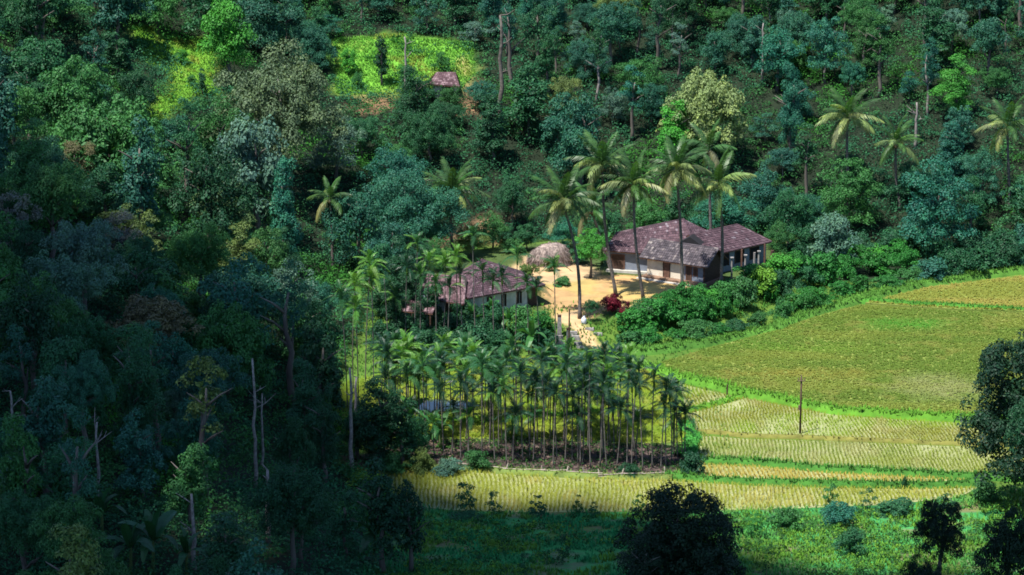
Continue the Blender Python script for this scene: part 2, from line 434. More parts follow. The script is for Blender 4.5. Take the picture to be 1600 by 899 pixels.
def trunk_proto(seed, r=0.022, fork=0.5, lean=0.03, limbs=6, mat='bark'):
    rs = random.Random(seed); mb = MB()
    bend = [(0, 0, -0.06)]; x = y = 0
    for i in range(1, 7):
        x += rs.uniform(-lean, lean); y += rs.uniform(-lean, lean); bend.append((x, y, 0.13 * i))
    mb.tube(bend, [r * 1.5, r * 1.05, r * 0.95, r * 0.85, r * 0.72, r * 0.55, r * 0.3], 7)
    for k in range(limbs):
        i = rs.randint(3, 5); b0 = np.array(bend[i]); a = rs.uniform(0, 6.28); ln = rs.uniform(0.10, 0.2)
        mid = b0 + np.array((math.cos(a) * ln * 0.5, math.sin(a) * ln * 0.5, ln * 0.45)); end = b0 + np.array((math.cos(a) * ln, math.sin(a) * ln, ln * 0.75))
        mb.tube([b0, mid, end], [r * 0.5, r * 0.32, r * 0.1], 5)
    return mb.mesh('trunk', M[mat], True)
TRUNK = [trunk_proto(s) for s in range(5)]
TRUNK_PALE = [trunk_proto(40 + s, r=0.015, mat='pale_bark') for s in range(4)]

PAL = {   # real leaf colours
    'dark green': (0.017, 0.074, 0.036), 'deep green': (0.023, 0.104, 0.048), 'mid green': (0.038, 0.142, 0.044),
    'blue-green': (0.026, 0.116, 0.082), 'teal green': (0.024, 0.137, 0.097), 'olive green': (0.099, 0.151, 0.047),
    'grey-green': (0.073, 0.163, 0.128), 'bright green': (0.058, 0.260, 0.041), 'lime green': (0.139, 0.316, 0.035),
    'yellow-green': (.17, .25, .09), 'rusty brown': (0.104, 0.103, 0.060), 'greyish mauve': (0.116, 0.132, 0.139),
    'hedge green': (.026, .145, .03)}
TREES = []      # (object, px, py_top, py_centre, description, landmark text or None)
def jit(c, a=0.14):
    k = 1 + RNG.uniform(-a, a); return tuple(v * k * (1 + RNG.uniform(-a, a) * 0.5) for v in c)

def put_tree(base, H, R, kind, colour, label=None, group='trees of the forest', trunk=None, crown_frac=None, name='forest_tree', extra=None):
    t = thing(name, (base[0], base[1], base[2]), label, 'tree', group if not label else None)
    cf = crown_frac or {'round': 0.86, 'broad': 0.7, 'big': 0.85, 'tall': 0.9, 'layered': 0.88, 'open': 0.84, 'feather': .6, 'dome': .9, 'vast': .9, 'shrub': 0.97, 'column': 0.9}[kind]
    if kind in ('round', 'open', 'layered', 'broad') and H * cf / R > 2.5:
        kind = 'tall'; cf = max(cf, .86)
    me, half, ht = RNG.choice(CROWN[kind])
    if kind not in ('tall', 'column', 'feather', 'vast'):
        cf = min(cf, (2.0 if crown_frac else 1.5) * R / half * ht / H)
    tr = link('trunk', RNG.choice(trunk or TRUNK), t); tr.scale = (H,) * 3; tr.rotation_euler.z = RNG.uniform(0, 6.28)
    c = link('crown', me, t, (0, 0, H * (1 - cf)), color=jit(PAL[colour]))
    c.scale = (R / half, R / half, H * cf / ht); c.rotation_euler.z = RNG.uniform(0, 6.28)
    px, py, _ = proj(base[0], base[1], base[2] + H * 0.6)
    px2, pt, _ = proj(base[0], base[1], base[2] + H)
    TREES.append(dict(o=t, px=px, pt=pt, py=py, colour=colour, kind=kind, H=H, R=R, label=label, base=base))
    return t

def T(px, ytop, ybase, wpx, kind, colour, label=None, **kw):
    b = at(px, ybase); s = scale_at(b)
    return put_tree(b, (ybase - ytop) / (s * math.cos(PITCH)), wpx / 2 / s, kind, colour, label, **kw)

# ------------------------------------------------------------------ ground sheet with its zones
def WP(poly, z=None):
    return [(at(*p) if z is None else atz(p[0], p[1], z))[:2] for p in poly]
YARD = WP([(846, 438), (905, 428), (1000, 432), (1100, 450), (1098, 462), (1040, 474), (1000, 481), (940, 486), (925, 497), (895, 512), (868, 500), (852, 470)])
STRAWG = WP([(796, 425), (822, 398), (895, 405), (940, 428), (870, 446), (812, 440)])
PATH = WP([(870, 492), (905, 485), (912, 506), (930, 530), (960, 552), (952, 556), (915, 540), (893, 522), (868, 505)])
PATH2 = WP([(950, 547), (975, 561), (1010, 574), (1060, 589), (1056, 593), (1005, 580), (968, 566), (946, 553)])
GROVE = WP([(540, 715), (640, 690), (760, 690), (900, 688), (1060, 700), (1085, 722), (1040, 744), (900, 742), (700, 728), (640, 730), (545, 740)])
CLEAR1 = [(214, 178), (218, 150), (262, 158), (268, 118), (226, 92), (205, 40), (235, 42), (262, 75), (270, 60), (330, 60), (334, 100), (338, 150), (300, 152), (262, 182), (240, 190)]
CLEAR2 = [(520, 62), (600, 55), (740, 70), (742, 118), (722, 140), (640, 145), (600, 150), (525, 150)]
BARE = [(556, 152), (590, 146), (612, 160), (596, 178), (560, 176)], [(714, 156), (742, 146), (748, 184), (722, 182)], [(705, 95), (728, 92), (742, 128), (728, 135)], [(680, 380), (770, 335), (800, 345), (770, 375)]
W1, W2 = WP(CLEAR1), WP(CLEAR2)
WB = [WP(b_) for b_ in BARE]
EDGE = WP([(1225, 402), (1300, 398), (1440, 400), (1600, 404), (1900, 402), (1900, 418), (1600, 420), (1540, 426), (1460, 440), (1420, 446), (1340, 440), (1240, 425)])
gx, gy = MX.ravel(), MY.ravel()
D = hill_d(gx, gy)
n1 = fbm(gx / 4.0, gy / 4.0, 21); n2 = fbm(gx / 1.7, gy / 1.7, 33)
col = np.empty((gx.size, 3))
def setc(mask, c, a=1.0):
    k = (np.clip(mask, 0, 1) * a)[:, None]; col[:] = col * (1 - k) + np.array(c) * k
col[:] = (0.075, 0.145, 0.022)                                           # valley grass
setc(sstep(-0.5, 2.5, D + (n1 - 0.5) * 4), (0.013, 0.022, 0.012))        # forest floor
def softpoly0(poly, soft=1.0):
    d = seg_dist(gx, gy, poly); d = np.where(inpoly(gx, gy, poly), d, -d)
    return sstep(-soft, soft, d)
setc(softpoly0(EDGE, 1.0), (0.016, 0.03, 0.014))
fore = sstep(239.5, 237.5, gy + (n1 - .5) * 3) * sstep(-12, -6, gx)
setc(fore, (0.04, 0.22, 0.06)); setc(fore * sstep(0.5, 0.62, n1), (0.085, 0.15, 0.03)); setc(fore * sstep(0.58, 0.66, n2) * .6, (0.16, 0.12, 0.08))
def softpoly(poly, soft=1.0, ns=0.8):
    d = seg_dist(gx, gy, poly); d = np.where(inpoly(gx, gy, poly), d, -d)
    return sstep(-soft, soft, d + (n2 - 0.5) * ns * 2)
vill = softpoly(VILLAGE, 1.5); setc(vill, (0.05, 0.085, 0.025))
yd = softpoly(YARD, 0.7); setc(yd, (0.40, 0.25, 0.115))
setc(yd * sstep(0.50, 0.62, n1 + 0.10 * sstep(306, 300, gy)), (0.34, 0.27, 0.09), 0.7)
setc(softpoly(STRAWG, 0.8), (0.43, 0.30, 0.17)); setc(softpoly(PATH, 0.45, 0.5), (0.48, 0.33, 0.18)); setc(softpoly(PATH2, 0.25, 0.3), (0.40, 0.31, 0.14), .85)
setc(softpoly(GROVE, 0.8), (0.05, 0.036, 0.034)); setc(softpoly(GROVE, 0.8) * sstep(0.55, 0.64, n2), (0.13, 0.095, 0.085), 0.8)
for p_, c_ in ((W1, (0.13, 0.30, 0.03)), (W2, (0.115, 0.30, 0.034))):
    k_ = softpoly(p_, 1.2, 1.2); setc(k_, c_); setc(k_ * sstep(0.6, 0.7, n1), (0.25, 0.24, 0.06), .5)
for p_ in WB:
    setc(softpoly(p_, 1.2, 2.2), (0.32, 0.19, 0.11), .7)
nx_, ny_ = len(GX), len(GY)
ii, jj = np.meshgrid(np.arange(nx_ - 1), np.arange(ny_ - 1)); q = (jj * nx_ + ii).ravel()
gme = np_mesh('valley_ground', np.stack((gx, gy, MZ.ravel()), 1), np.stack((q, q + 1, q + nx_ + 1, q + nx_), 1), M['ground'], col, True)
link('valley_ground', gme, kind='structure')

# ------------------------------------------------------------------ paddies, bunds, pond
def sheet(name, poly, z, mat):
    ar = sum(poly[i - 1][0] * poly[i][1] - poly[i][0] * poly[i - 1][1] for i in range(len(poly)))
    poly = list(poly) if ar > 0 else list(poly)[::-1]
    mb = MB(); mb.prism([(p[0], p[1], -.4) for p in poly], [(p[0], p[1], z) for p in poly]); me = mb.mesh(name, mat)
    return link(name, me, kind='structure')

def field_w(poly, z):
    return [atz(p[0], p[1], z)[:2] for p in poly]

def blades(P, Hh, wd, lean, per, rs, colr, name):
    """tufts of grass or rice: 'per' narrow blades fanning out of each point, as one mesh"""
    n = len(P); P = np.repeat(P, per, 0); Hh = np.repeat(Hh, per) * (0.7 + 0.5 * rs.rand(n * per)); colr = np.repeat(colr, per, 0)
    a = rs.rand(n * per) * 2 * math.pi; d = np.stack((np.cos(a), np.sin(a), np.zeros(n * per)), 1)
    s = np.stack((-np.sin(a), np.cos(a), np.zeros(n * per)), 1)
    ln = lean * (0.4 + 1.0 * rs.rand(n * per))[:, None] * Hh[:, None]
    up = np.array((0, 0, 1.0)) * Hh[:, None]
    b0 = P + d * 0.02; w_ = wd * (0.7 + 0.6 * rs.rand(n * per))[:, None]
    V = np.stack((b0 - s * w_ * .5, b0 + s * w_ * .5, b0 + up * .7 + d * ln * .5 + s * w_ * .4, b0 + up + d * ln, b0 + up * .7 + d * ln * .5 - s * w_ * .4), 1)
    tri = np.arange(n * per)[:, None] * 5
    Fc = np.concatenate((tri + np.array((0, 1, 2)), tri + np.array((0, 2, 4)), tri + np.array((4, 2, 3))))
    return np_mesh(name, V.reshape(-1, 3), Fc, M['rice' if name == 'rice' else 'turf'], np.repeat(colr, 5, 0))

POND = [atz(*p_, .16)[:2] for p_ in [(624, 640), (640, 628), (680, 624), (730, 627), (750, 634), (720, 641), (680, 644), (640, 645)]]
def rice(poly, z, dx, dy, hgt, wd, per, cols, seed, wob=0.22, thr=None, lean=.75, name_=''):
    rs = np.random.RandomState(seed); P0 = np.array(poly)
    lo, hi = P0.min(0), P0.max(0)
    xs = np.arange(lo[0], hi[0], dx); ys = np.arange(lo[1], hi[1], dy)
    X, Y = np.meshgrid(xs, ys); X = X.ravel(); Y = Y.ravel()
    X = X + (fbm(X / 4.0 + 9, Y / 1.6, seed) - 0.5) * wob + (fbm(X / 15.0, Y / 12.0, seed + 5) - .5) * 2.0 + rs.normal(size=X.size) * (0.02 if wob < .6 else .3)
    Y = Y + rs.normal(size=Y.size) * (0.05 if wob < .6 else .3)
    ok = inpoly(X, Y, poly) & (seg_dist(X, Y, poly) > 0.12) & ~inpoly(X, Y, POND); X, Y = X[ok], Y[ok]
    px, _, _ = proj(X, Y, z); ok = (px > -60) & (px < 1680); X, Y = X[ok], Y[ok]
    t = fbm(X / 14.0, Y / 4.0, seed + 3); u = fbm(X / 1.8, Y / 2.5, seed + 8)
    keep = rs.rand(X.size) > np.clip((fbm(X / 5.0, Y / 7.0, seed + 12) - 0.5) * 2.4, 0.02, 0.5) if thr is None else rs.rand(X.size) > thr
    X, Y, t, u = X[keep], Y[keep], t[keep], u[keep]
    a, b2, c = (np.array(k) for k in cols)
    k1 = sstep(0.38, 0.62, t)[:, None]; k2 = (sstep(0.55, 0.75, u) * 0.7)[:, None]
    colr = ((a * (1 - k1) + b2 * k1) * (1 - k2) + c * k2) * (.94 + .12 * rs.rand(X.size, 1))
    if name_ == 'upper':
        for (qx, qy), (rx, ry), cc in (((1415, 508), (5.0, 2.6), (.07, .26, .03)), ((1180, 528), (7.0, 4.5), (.10, .20, .03)), ((1480, 605), (6.0, 5.0), (.27, .29, .12)), ((1270, 545), (8.0, 2.0), (.12, .23, .03)), ((1240, 585), (9.0, 2.5), (.25, .24, .05))):
            p_ = atz(qx, qy, z); k_ = np.clip(1.2 - np.hypot((X - p_[0]) / rx, (Y - p_[1]) / ry) - (fbm(X / 1.6, Y / 1.2, 91) - .5) * 1.3, 0, 1)[:, None] * .75; colr = colr * (1 - k_) + np.array(cc) * k_
    return blades(np.stack((X, Y, np.full(X.size, z)), 1), hgt * (0.8 + 0.4 * rs.rand(X.size)), wd, lean, per, rs, colr, 'rice')

G1, G2, GS, GB = (0.20, 0.30, 0.028), (0.36, 0.36, 0.045), (0.46, 0.38, 0.09), (0.12, 0.24, 0.022)
FIELDS = {
 'upper': ([(1015, 571), (1100, 546), (1200, 519), (1290, 490), (1345, 476), (1420, 481), (1500, 486), (1610, 489), (1900, 492), (1900, 664), (1600, 657), (1500, 655), (1400, 650), (1300, 642), (1240, 632), (1150, 613), (1080, 592)], .25),
 'top': ([(1352, 473), (1400, 461), (1450, 449), (1540, 438), (1610, 430), (1900, 424), (1900, 488), (1600, 486), (1500, 483), (1420, 478)], .35),
 'middle': ([(1062, 600), (1150, 620), (1240, 637), (1300, 648), (1400, 656), (1500, 661), (1900, 676), (1900, 706), (1500, 694), (1250, 684), (1165, 682), (1120, 676), (1085, 674), (1075, 650)], .10),
 'lower': ([(1085, 680), (1165, 686), (1250, 688), (1500, 698), (1900, 712), (1900, 762), (1560, 748), (1440, 742), (1300, 735), (1180, 724), (1090, 720)], .08),
 'straw strip': ([(1092, 726), (1180, 730), (1300, 740), (1440, 747), (1540, 753), (1440, 760), (1300, 758), (1180, 755), (1062, 744)], .06),
 'front': ([(480, 742), (545, 742), (560, 734), (640, 734), (700, 736), (900, 748), (1050, 752), (1180, 760), (1300, 763), (1440, 765), (1530, 762), (1500, 776), (1400, 788), (1200, 796), (1000, 799), (850, 801), (700, 797), (640, 790), (480, 778)], .05),
 'grove': ([(520, 604), (700, 560), (960, 560), (1050, 596), (1070, 650), (1078, 690), (1000, 694), (840, 686), (640, 686), (520, 690)], .07)}
fcols = {'upper': ((.115, .185, .03), (0.165, 0.215, 0.038), (0.205, 0.225, 0.052)), 'top': ((.21, .24, .045), (.29, .27, .065), (0.25, .25, .055)), 'middle': (G1, (0.2, .22, .03), (0.27, .26, .08)), 'lower': ((0.17, .23, .04), (0.2, .25, .04), (0.27, .27, .1)),
         'straw strip': ((0.33, .29, .055), (0.37, .31, .065), (.40, .34, .09)), 'front': ((.28, .31, .05), (0.24, .28, .04), (.38, .34, .09)), 'grove': ((0.18, .28, .03), (0.22, .30, .03), (.32, .32, .06))}
fspec = {'upper': (.185, .185, .12, .15, 3, .0), 'top': (.21, .21, .17, .12, 3, .02), 'middle': (.33, .17, .28, .05, 4, None), 'lower': (.34, .17, .28, .05, 4, None),
         'straw strip': (.38, .2, .32, .065, 4, .05), 'front': (.38, .2, .36, .065, 4, None), 'grove': (.27, .27, .34, .08, 4, .1)}
for i, (nm, (poly, z)) in enumerate(FIELDS.items()):
    pw = field_w(poly, z)
    sheet('paddy_field', pw, z, M['mud_green'] if nm in ('upper', 'top', 'grove') else M['mud'])
    dx, dy, hg, wd, per, thr = fspec[nm]
    link('rice_crop', rice(pw, z, dx, dy, hg, wd, per, fcols[nm], 60 + i, name_=nm, wob=.8 if nm in ('upper', 'top', 'grove') else .22, lean=1.5 if nm in ('upper', 'top', 'grove') else .75, thr=thr), kind='stuff')

def resample(pts, step):
    out = []
    for a, b2 in zip(pts[:-1], pts[1:]):
        a, b2 = np.array(a, float), np.array(b2, float); n = max(1, int(np.linalg.norm(b2 - a) / step))
        out += [a + (b2 - a) * k / n for k in range(n)]
    return out + [np.array(pts[-1], float)]

GRASS_P, GRASS_C, GRASS_H = [], [], []
def grass_add(P, c, h):
    GRASS_P.append(P); GRASS_C.append(np.tile(np.array(c), (len(P), 1)) if np.ndim(c) == 1 else c); GRASS_H.append(h)

def bund(pts, wd, hh, colr=(0.09, 0.2, 0.025), dens=9, gh=.3):
    dens *= 1.7
    L = resample([at(*p)[:2] for p in pts], 0.7); V, Fc = [], []
    for i, p in enumerate(L):
        d = L[min(i + 1, len(L) - 1)] - L[max(i - 1, 0)]; d /= np.linalg.norm(d) + 1e-9; nn = np.array((-d[1], d[0]))
        z0 = float(hz(p[0], p[1])); k = .85 + .35 * vnoise(p[0] / 1.5, p[1] / 1.5, 5); s_ = (vnoise(p[0] / 2, p[1] / 2, 8) - .5) * .35 * wd
        for off, hgt in ((-.62, -.1), (-.34, hh * k), (0, hh * k * 1.06), (.34, hh * k), (.62, -.1)):
            q_ = p + nn * (off * wd + s_); V.append((q_[0], q_[1], z0 + hgt))
        m_ = int(dens * 0.7 * wd) + 1
        Q = p + nn * ((NR.rand(m_, 1) - .5) * wd * .95 + s_) + d * (NR.rand(m_, 1) - .5) * .8
        g = (.7 + .8 * NR.rand(m_, 1)) * np.array(colr)
        grass_add(np.column_stack((Q, np.full(m_, z0 + hh * k * .85))), g, gh * (.5 + NR.rand(m_)))
    for i in range(len(L) - 1):
        for k in range(4):
            a = i * 5 + k; Fc.append((a, a + 1, a + 6, a + 5))
    c = np.array(colr) * .8 * (.75 + .5 * NR.rand(len(V), 1))
    return link('field_bund', np_mesh('field_bund', V, Fc, M['ground'], c, True), kind='structure')

LIME, GRN, DRY = (0.10, 0.26, 0.026), (0.055, 0.18, 0.028), (0.34, 0.26, 0.12)
bund([(955, 556), (1000, 574), (1060, 592), (1110, 604), (1150, 616), (1240, 634), (1300, 645), (1400, 653), (1500, 658), (1610, 663), (1900, 671)], 1.5, .5, LIME, 10, .3)
bund([(968, 556), (1040, 548), (1120, 536), (1215, 515), (1290, 486), (1345, 471), (1400, 457), (1460, 446), (1540, 432), (1610, 424)], 1.9, .6, (0.075, .20, .03), 10, .32)
bund([(1345, 474), (1420, 480), (1500, 485), (1610, 489), (1800, 491)], 1.0, .55, (.06, .2, .026), 14, .22)
bund([(1070, 648), (1110, 636), (1160, 624)], .8, .4, LIME, 10, .25)
bund([(1078, 677), (1120, 679), (1165, 684), (1250, 686), (1340, 690), (1500, 696), (1700, 705)], .6, .3, (.2, .2, .05), 5, .16)
bund([(1080, 722), (1180, 727), (1300, 737), (1440, 745), (1560, 751), (1700, 757)], .9, .4, GRN, 12, .32)
bund([(1040, 746), (1100, 752), (1180, 757), (1300, 760), (1440, 762), (1540, 757)], .8, .4, GRN, 12, .28)
bund([(640, 731), (760, 738), (900, 746), (1050, 750)], .9, .35, (.14, .2, .05), 8, .2)
bund([(1070, 664), (1085, 690), (1078, 706), (1062, 716)], 1.6, .35, (0.05, .24, .04), 12, .22)
bund([(640, 660), (760, 662), (860, 652), (960, 646)], 1.4, .3, (.09, .24, .02), 9, .22)
sheet('pond', POND, .16, M['water'])

# ------------------------------------------------------------------ houses
def tiles_on(e0, e1, r1, r0, seed, tw=.27, tl=.34, lift=.05):
    """overlapping clay tiles laid in courses on a roof slope (eave e0-e1, ridge r0-r1)"""
    rs = np.random.RandomState(seed); e0, e1, r1, r0 = (np.array(p, float) for p in (e0, e1, r1, r0))
    nn = np.cross(e1 - e0, r0 - e0); nn = nn / np.linalg.norm(nn); nn = nn if nn[2] > 0 else -nn
    rows = max(2, int(np.linalg.norm((r0 + r1 - e0 - e1) / 2) / tl)); V, Fc = [], []
    for i in range(rows):
        v0, v1 = i / rows, min(1.0, (i + 1.12) / rows)
        a0, a1 = e0 + (r0 - e0) * v0, e1 + (r1 - e1) * v0; b0, b1 = e0 + (r0 - e0) * v1, e1 + (r1 - e1) * v1
        k = max(1, int(np.linalg.norm(a1 - a0) / tw)); sh = .5 if i % 2 else 0
        for j in range(k):
            u0, u1 = (j + .03) / k, (j + .97) / k
            q0, q1, q2, q3 = a0 + (a1 - a0) * u0, a0 + (a1 - a0) * u1, b0 + (b1 - b0) * u1, b0 + (b1 - b0) * u0
            up = nn * (lift + .022 + rs.rand() * .03); dn = nn * lift; n = len(V)
            mid = (q0 + q1) / 2 + up + nn * .02; midt = (q2 + q3) / 2 + dn + nn * .012
            V += [q0 + up, mid, q1 + up, q2 + dn, midt, q3 + dn, q0 + dn * .3, q1 + dn * .3]
            Fc += [(n, n + 1, n + 4, n + 5), (n + 1, n + 2, n + 3, n + 4), (n + 6, n + 7, n + 2, n)]
    return V, Fc

def roof_plane(root, e0, e1, r1, r0, seed, mat, cap=True, verge=True):
    base = np.array(root.location)
    e0, e1, r1, r0 = (np.array(p, float) - base for p in (e0, e1, r1, r0))
    tri = np.linalg.norm(r1 - r0) < .05
    mb = MB(); dn = np.array((0, 0, -.09)); out = [e0, e1, r1] if tri else [e0, e1, r1, r0]
    if tri:
        mb.prism([p + dn for p in out], out)
    else:
        K = 6
        def bl_(i, j):
            return (e0 + (e1 - e0) * i / K) * (1 - j / K) + (r0 + (r1 - r0) * i / K) * (j / K)
        for i in range(K):
            for j in range(K):
                q4 = [bl_(i, j), bl_(i + 1, j), bl_(i + 1, j + 1), bl_(i, j + 1)]; mb.poly(q4); mb.poly([p + dn for p in q4[::-1]])
        for a, b2 in ((e0, e1), (e1, r1), (r1, r0), (r0, e0)):
            mb.poly([a + dn, b2 + dn, b2, a])
    rf = link('roof', mb.mesh('roof', M['brown_wood']), root)
    V, Fc = tiles_on(e0, e1, r1, r0, seed)
    link('roof_tiles', np_mesh('roof_tiles', V, Fc, mat), rf, kind='stuff')
    if cap:
        for a, b2 in ((r0, r1), (e1, r1)) if not tri else ((e1, r1), (e0, r0)):
            L = np.linalg.norm(b2 - a); k = max(1, int(L / .42)); cm = MB()
            for i in range(k):
                p, q_ = a + (b2 - a) * i / k, a + (b2 - a) * (i + 1.06) / k
                d = (q_ - p) / np.linalg.norm(q_ - p); sd_ = np.cross(d, (0, 0, 1)); sd_ /= np.linalg.norm(sd_) + 1e-9
                o = np.array((0, 0, .08)); pts0 = [p - sd_ * .13 + o * .5, p - sd_ * .06 + o * 1.75, p + sd_ * .06 + o * 1.75, p + sd_ * .13 + o * .5]
                cm.prism(pts0, [x + (q_ - p) - np.array((0, 0, .015)) for x in pts0])
            link('ridge_tiles', cm.mesh('ridge_tiles', mat), rf, kind='stuff')
    return rf

def wall_between(root, p, q, z0, z1, mat, th=.22, name='wall', ztop2=None):
    base = np.array(root.location); p = np.array((p[0], p[1])); q = np.array((q[0], q[1]))
    d = (q - p) / np.linalg.norm(q - p); nn = np.array((-d[1], d[0])) * th
    zt = z1 if ztop2 is None else ztop2
    B = [(*p, z0), (*q, z0), (*(q + nn), z0), (*(p + nn), z0)]; Tp = [(*p, z1), (*q, zt), (*(q + nn), zt), (*(p + nn), z1)]
    mb = MB(); mb.prism([np.array(x) - base for x in B], [np.array(x) - base for x in Tp])
    return link(name, mb.mesh(name, mat), root)

def panel(root, p, q, u0, u1, z0, z1, mat, name, out=.03, frame=None, parent=None):
    """door, shutter or window let into the wall face p-q (outer face towards the right-hand side of p->q), with its frame"""
    base = np.array(root.location); p = np.array((p[0], p[1])); q = np.array((q[0], q[1])); d = (q - p) / np.linalg.norm(q - p); nn = np.array((d[1], -d[0]))
    a, b2 = p + (q - p) * u0, p + (q - p) * u1; c = (a + b2) / 2; half = np.linalg.norm(b2 - a) / 2
    mb = MB(); mb.box(np.array((*(c + nn * out * .5), (z0 + z1) / 2)) - base, (*(d * half), 0), (*(nn * -out), 0), (0, 0, (z1 - z0) / 2))
    o = link(name, mb.mesh(name, mat), parent or root)
    if frame:
        fb = MB(); t = .05
        for sx in (-1, 1):
            fb.box(np.array((*(c + d * sx * (half + t) + nn * .03), (z0 + z1) / 2)) - base, (*(d * t), 0), (*(nn * -.06), 0), (0, 0, (z1 - z0) / 2 + t))
        fb.box(np.array((*(c + nn * .03), z1 + t + .003)) - base, (*(d * (half - .003)), 0), (*(nn * -.055), 0), (0, 0, t))
        link('frame', fb.mesh('frame', frame), o)
    return o

# the large tiled farmhouse: long main block, low front annexe, right wing
GZ = 1.5
A0, A1 = atz(1011, 433, GZ), atz(1101, 447, GZ)
fh = thing('farmhouse', (*((A0 + A1) / 2)[:2], GZ), 'large old farmhouse with brown tiled roofs and a low cream front annexe beside the yard', 'house')
u = (A1 - A0)[:2]; u /= np.linalg.norm(u); v = np.array((-u[1], u[0]))
def P2(s, t, z=0):
    q_ = A0[:2] + u * s + v * t; return np.array((q_[0], q_[1], z))
LA = float(np.linalg.norm((A1 - A0)[:2])); DA = 3.7
ez, rz = GZ + 2.25, GZ + 3.85
mb = MB(); bl = np.array(fh.location)
mb.prism([P2(-.25, -.9, GZ - .3) - bl, P2(LA + .3, -.9, GZ - .3) - bl, P2(LA + .3, DA, GZ - .3) - bl, P2(-.25, DA, GZ - .3) - bl],
         [P2(-.25, -.9, GZ + .32) - bl, P2(LA + .3, -.9, GZ + .32) - bl, P2(LA + .3, DA, GZ + .32) - bl, P2(-.25, DA, GZ + .32) - bl])
link('plinth', mb.mesh('plinth', M['plinth']), fh)
mb = MB(); mb.prism([P2(-.6, -1.35, GZ - .2) - bl, P2(LA + .5, -1.35, GZ - .2) - bl, P2(LA + .5, -.903, GZ - .2) - bl, P2(-.6, -.903, GZ - .2) - bl],
                    [P2(-.6, -1.35, GZ + .12) - bl, P2(LA + .5, -1.35, GZ + .12) - bl, P2(LA + .5, -.903, GZ + .12) - bl, P2(-.6, -.903, GZ + .12) - bl])
link('step', mb.mesh('step', M['cement']), fh)
wz0 = GZ + .323
wall_between(fh, P2(0, 0), P2(LA * .64, 0), wz0, ez + .12, M['plaster'])
wall_between(fh, P2(LA * .64 + .003, .06), P2(LA, .06), wz0, ez + .1, M['blue_or_shaded_plaster'])
wall_between(fh, P2(LA, .003), P2(LA, DA), wz0, ez + .05, M['dark_wood'], name='end_wall')
wall_between(fh, P2(0, DA), P2(0, .23), wz0, ez + .05, M['blue_or_shaded_plaster'])
mb = MB(); mb.prism([P2(LA - .2, .1, ez) - bl, P2(LA - .2, DA - .1, ez) - bl, P2(LA - .2, DA * .5, rz - .12) - bl], [P2(LA, .1, ez) - bl, P2(LA, DA - .1, ez) - bl, P2(LA, DA * .5, rz - .12) - bl])
link('gable', mb.mesh('gable', M['dark_wood']), fh)
d_ = panel(fh, P2(0, 0), P2(LA * .64, 0), .46, .61, wz0, GZ + 2.05, M['brown_wood'], 'door', frame=M['dark_wood'])
panel(fh, P2(LA * .64, .06), P2(LA, .06), .13, .33, wz0, GZ + 2.0, M['dark_wood'], 'door', frame=M['brown_wood'])
panel(fh, P2(LA * .64, .06), P2(LA, .06), .48, .62, wz0 + .6, GZ + 1.8, M['dark_wood'], 'window', frame=M['brown_wood'])
ov = .5
aE0, aE1 = P2(-.75, -ov, ez - .05), P2(LA + .55, -ov, ez - .05)
aR0, aR1 = P2(-.75, DA / 2, rz), P2(LA + .55, DA / 2, rz)
roof_plane(fh, aE0, aE1, aR1, aR0, 1, M['tiles_grey'])
roof_plane(fh, P2(LA + .55, DA + .5, ez), P2(-.75, DA + .5, ez), aR0 + (0, 0, -.004), aR1 + (0, 0, -.004), 2, M['tiles_grey'], cap=False)
# main block
mE0, mE1 = atz(943, 392, GZ + 2.35), atz(1094, 404, GZ + 2.35)
mR0, mR1 = atz(962, 365, GZ + 3.9), atz(1068, 343, GZ + 5.1)
roof_plane(fh, mE0, mE1, mR1, mR0, 3, M['tiles'])
mB1 = mR1 + (mR1 - mE1) * .75; mB1[2] = GZ + 2.6; mB0 = mR0 + (mR0 - mE0) * .9; mB0[2] = GZ + 2.4
roof_plane(fh, mB1, mB0, mR0 + (0, 0, -.004), mR1 + (0, 0, -.004), 4, M['tiles'], cap=False)
roof_plane(fh, mE1 + (0, 0, -.002), atz(1112, 364.5, GZ + 3.7), mR1 + (0, 0, -.002), mR1 + (0, 0, -.002), 8, M['tiles'], cap=False)
mw0, mw1 = mE0 + (mR0 - mE0) * .2 + .35 * np.array((*u, 0)), mE1 + (mR1 - mE1) * .12
mwm = mw0 + (mw1 - mw0) * .46
wall_between(fh, mw0, mwm, GZ - .2, GZ + 2.42, M['blue_or_shaded_plaster'])
wall_between(fh, mwm + .02 * np.array((*u, 0)) + .5 * np.array((*v, 0)), mw1, GZ - .2, GZ + 2.55, M['blue_or_shaded_plaster'])
wl0 = mB0 + (mR0 - mB0) * .15
wall_between(fh, wl0, mw0 + .003 * np.array((*v, 0)), GZ - .2, GZ + 2.4, M['blue_or_shaded_plaster'])
panel(fh, mw0, mwm, .08, .38, GZ + .1, GZ + 1.9, M['dark_wood'], 'door', frame=M['brown_wood'])
mb = MB(); q0, q1 = mw0 - .55 * np.array((*v, 0)), mwm - .55 * np.array((*v, 0))
mb.prism([np.array((*p[:2], GZ - .2)) - bl for p in (q0, q1, mwm - .003 * np.array((*v, 0)), mw0 - .003 * np.array((*v, 0)))], [np.array((*p[:2], GZ + .28)) - bl for p in (q0, q1, mwm - .003 * np.array((*v, 0)), mw0 - .003 * np.array((*v, 0)))])
link('plinth', mb.mesh('plinth', M['cement']), fh)
# gable vent between the roofs
g0, g1, g2 = atz(1060, 380, GZ + 3.75), atz(1095, 383.5, GZ + 3.75), atz(1078, 370.5, GZ + 4.55)
back = np.array((.5, 1.6, 0))
mb = MB(); mb.prism([g0 - bl, g1 - bl, g2 - bl], [g0 + back - bl, g1 + back - bl, g2 + back - bl]); link('gable_vent', mb.mesh('gable_vent', M['dark_in']), fh)
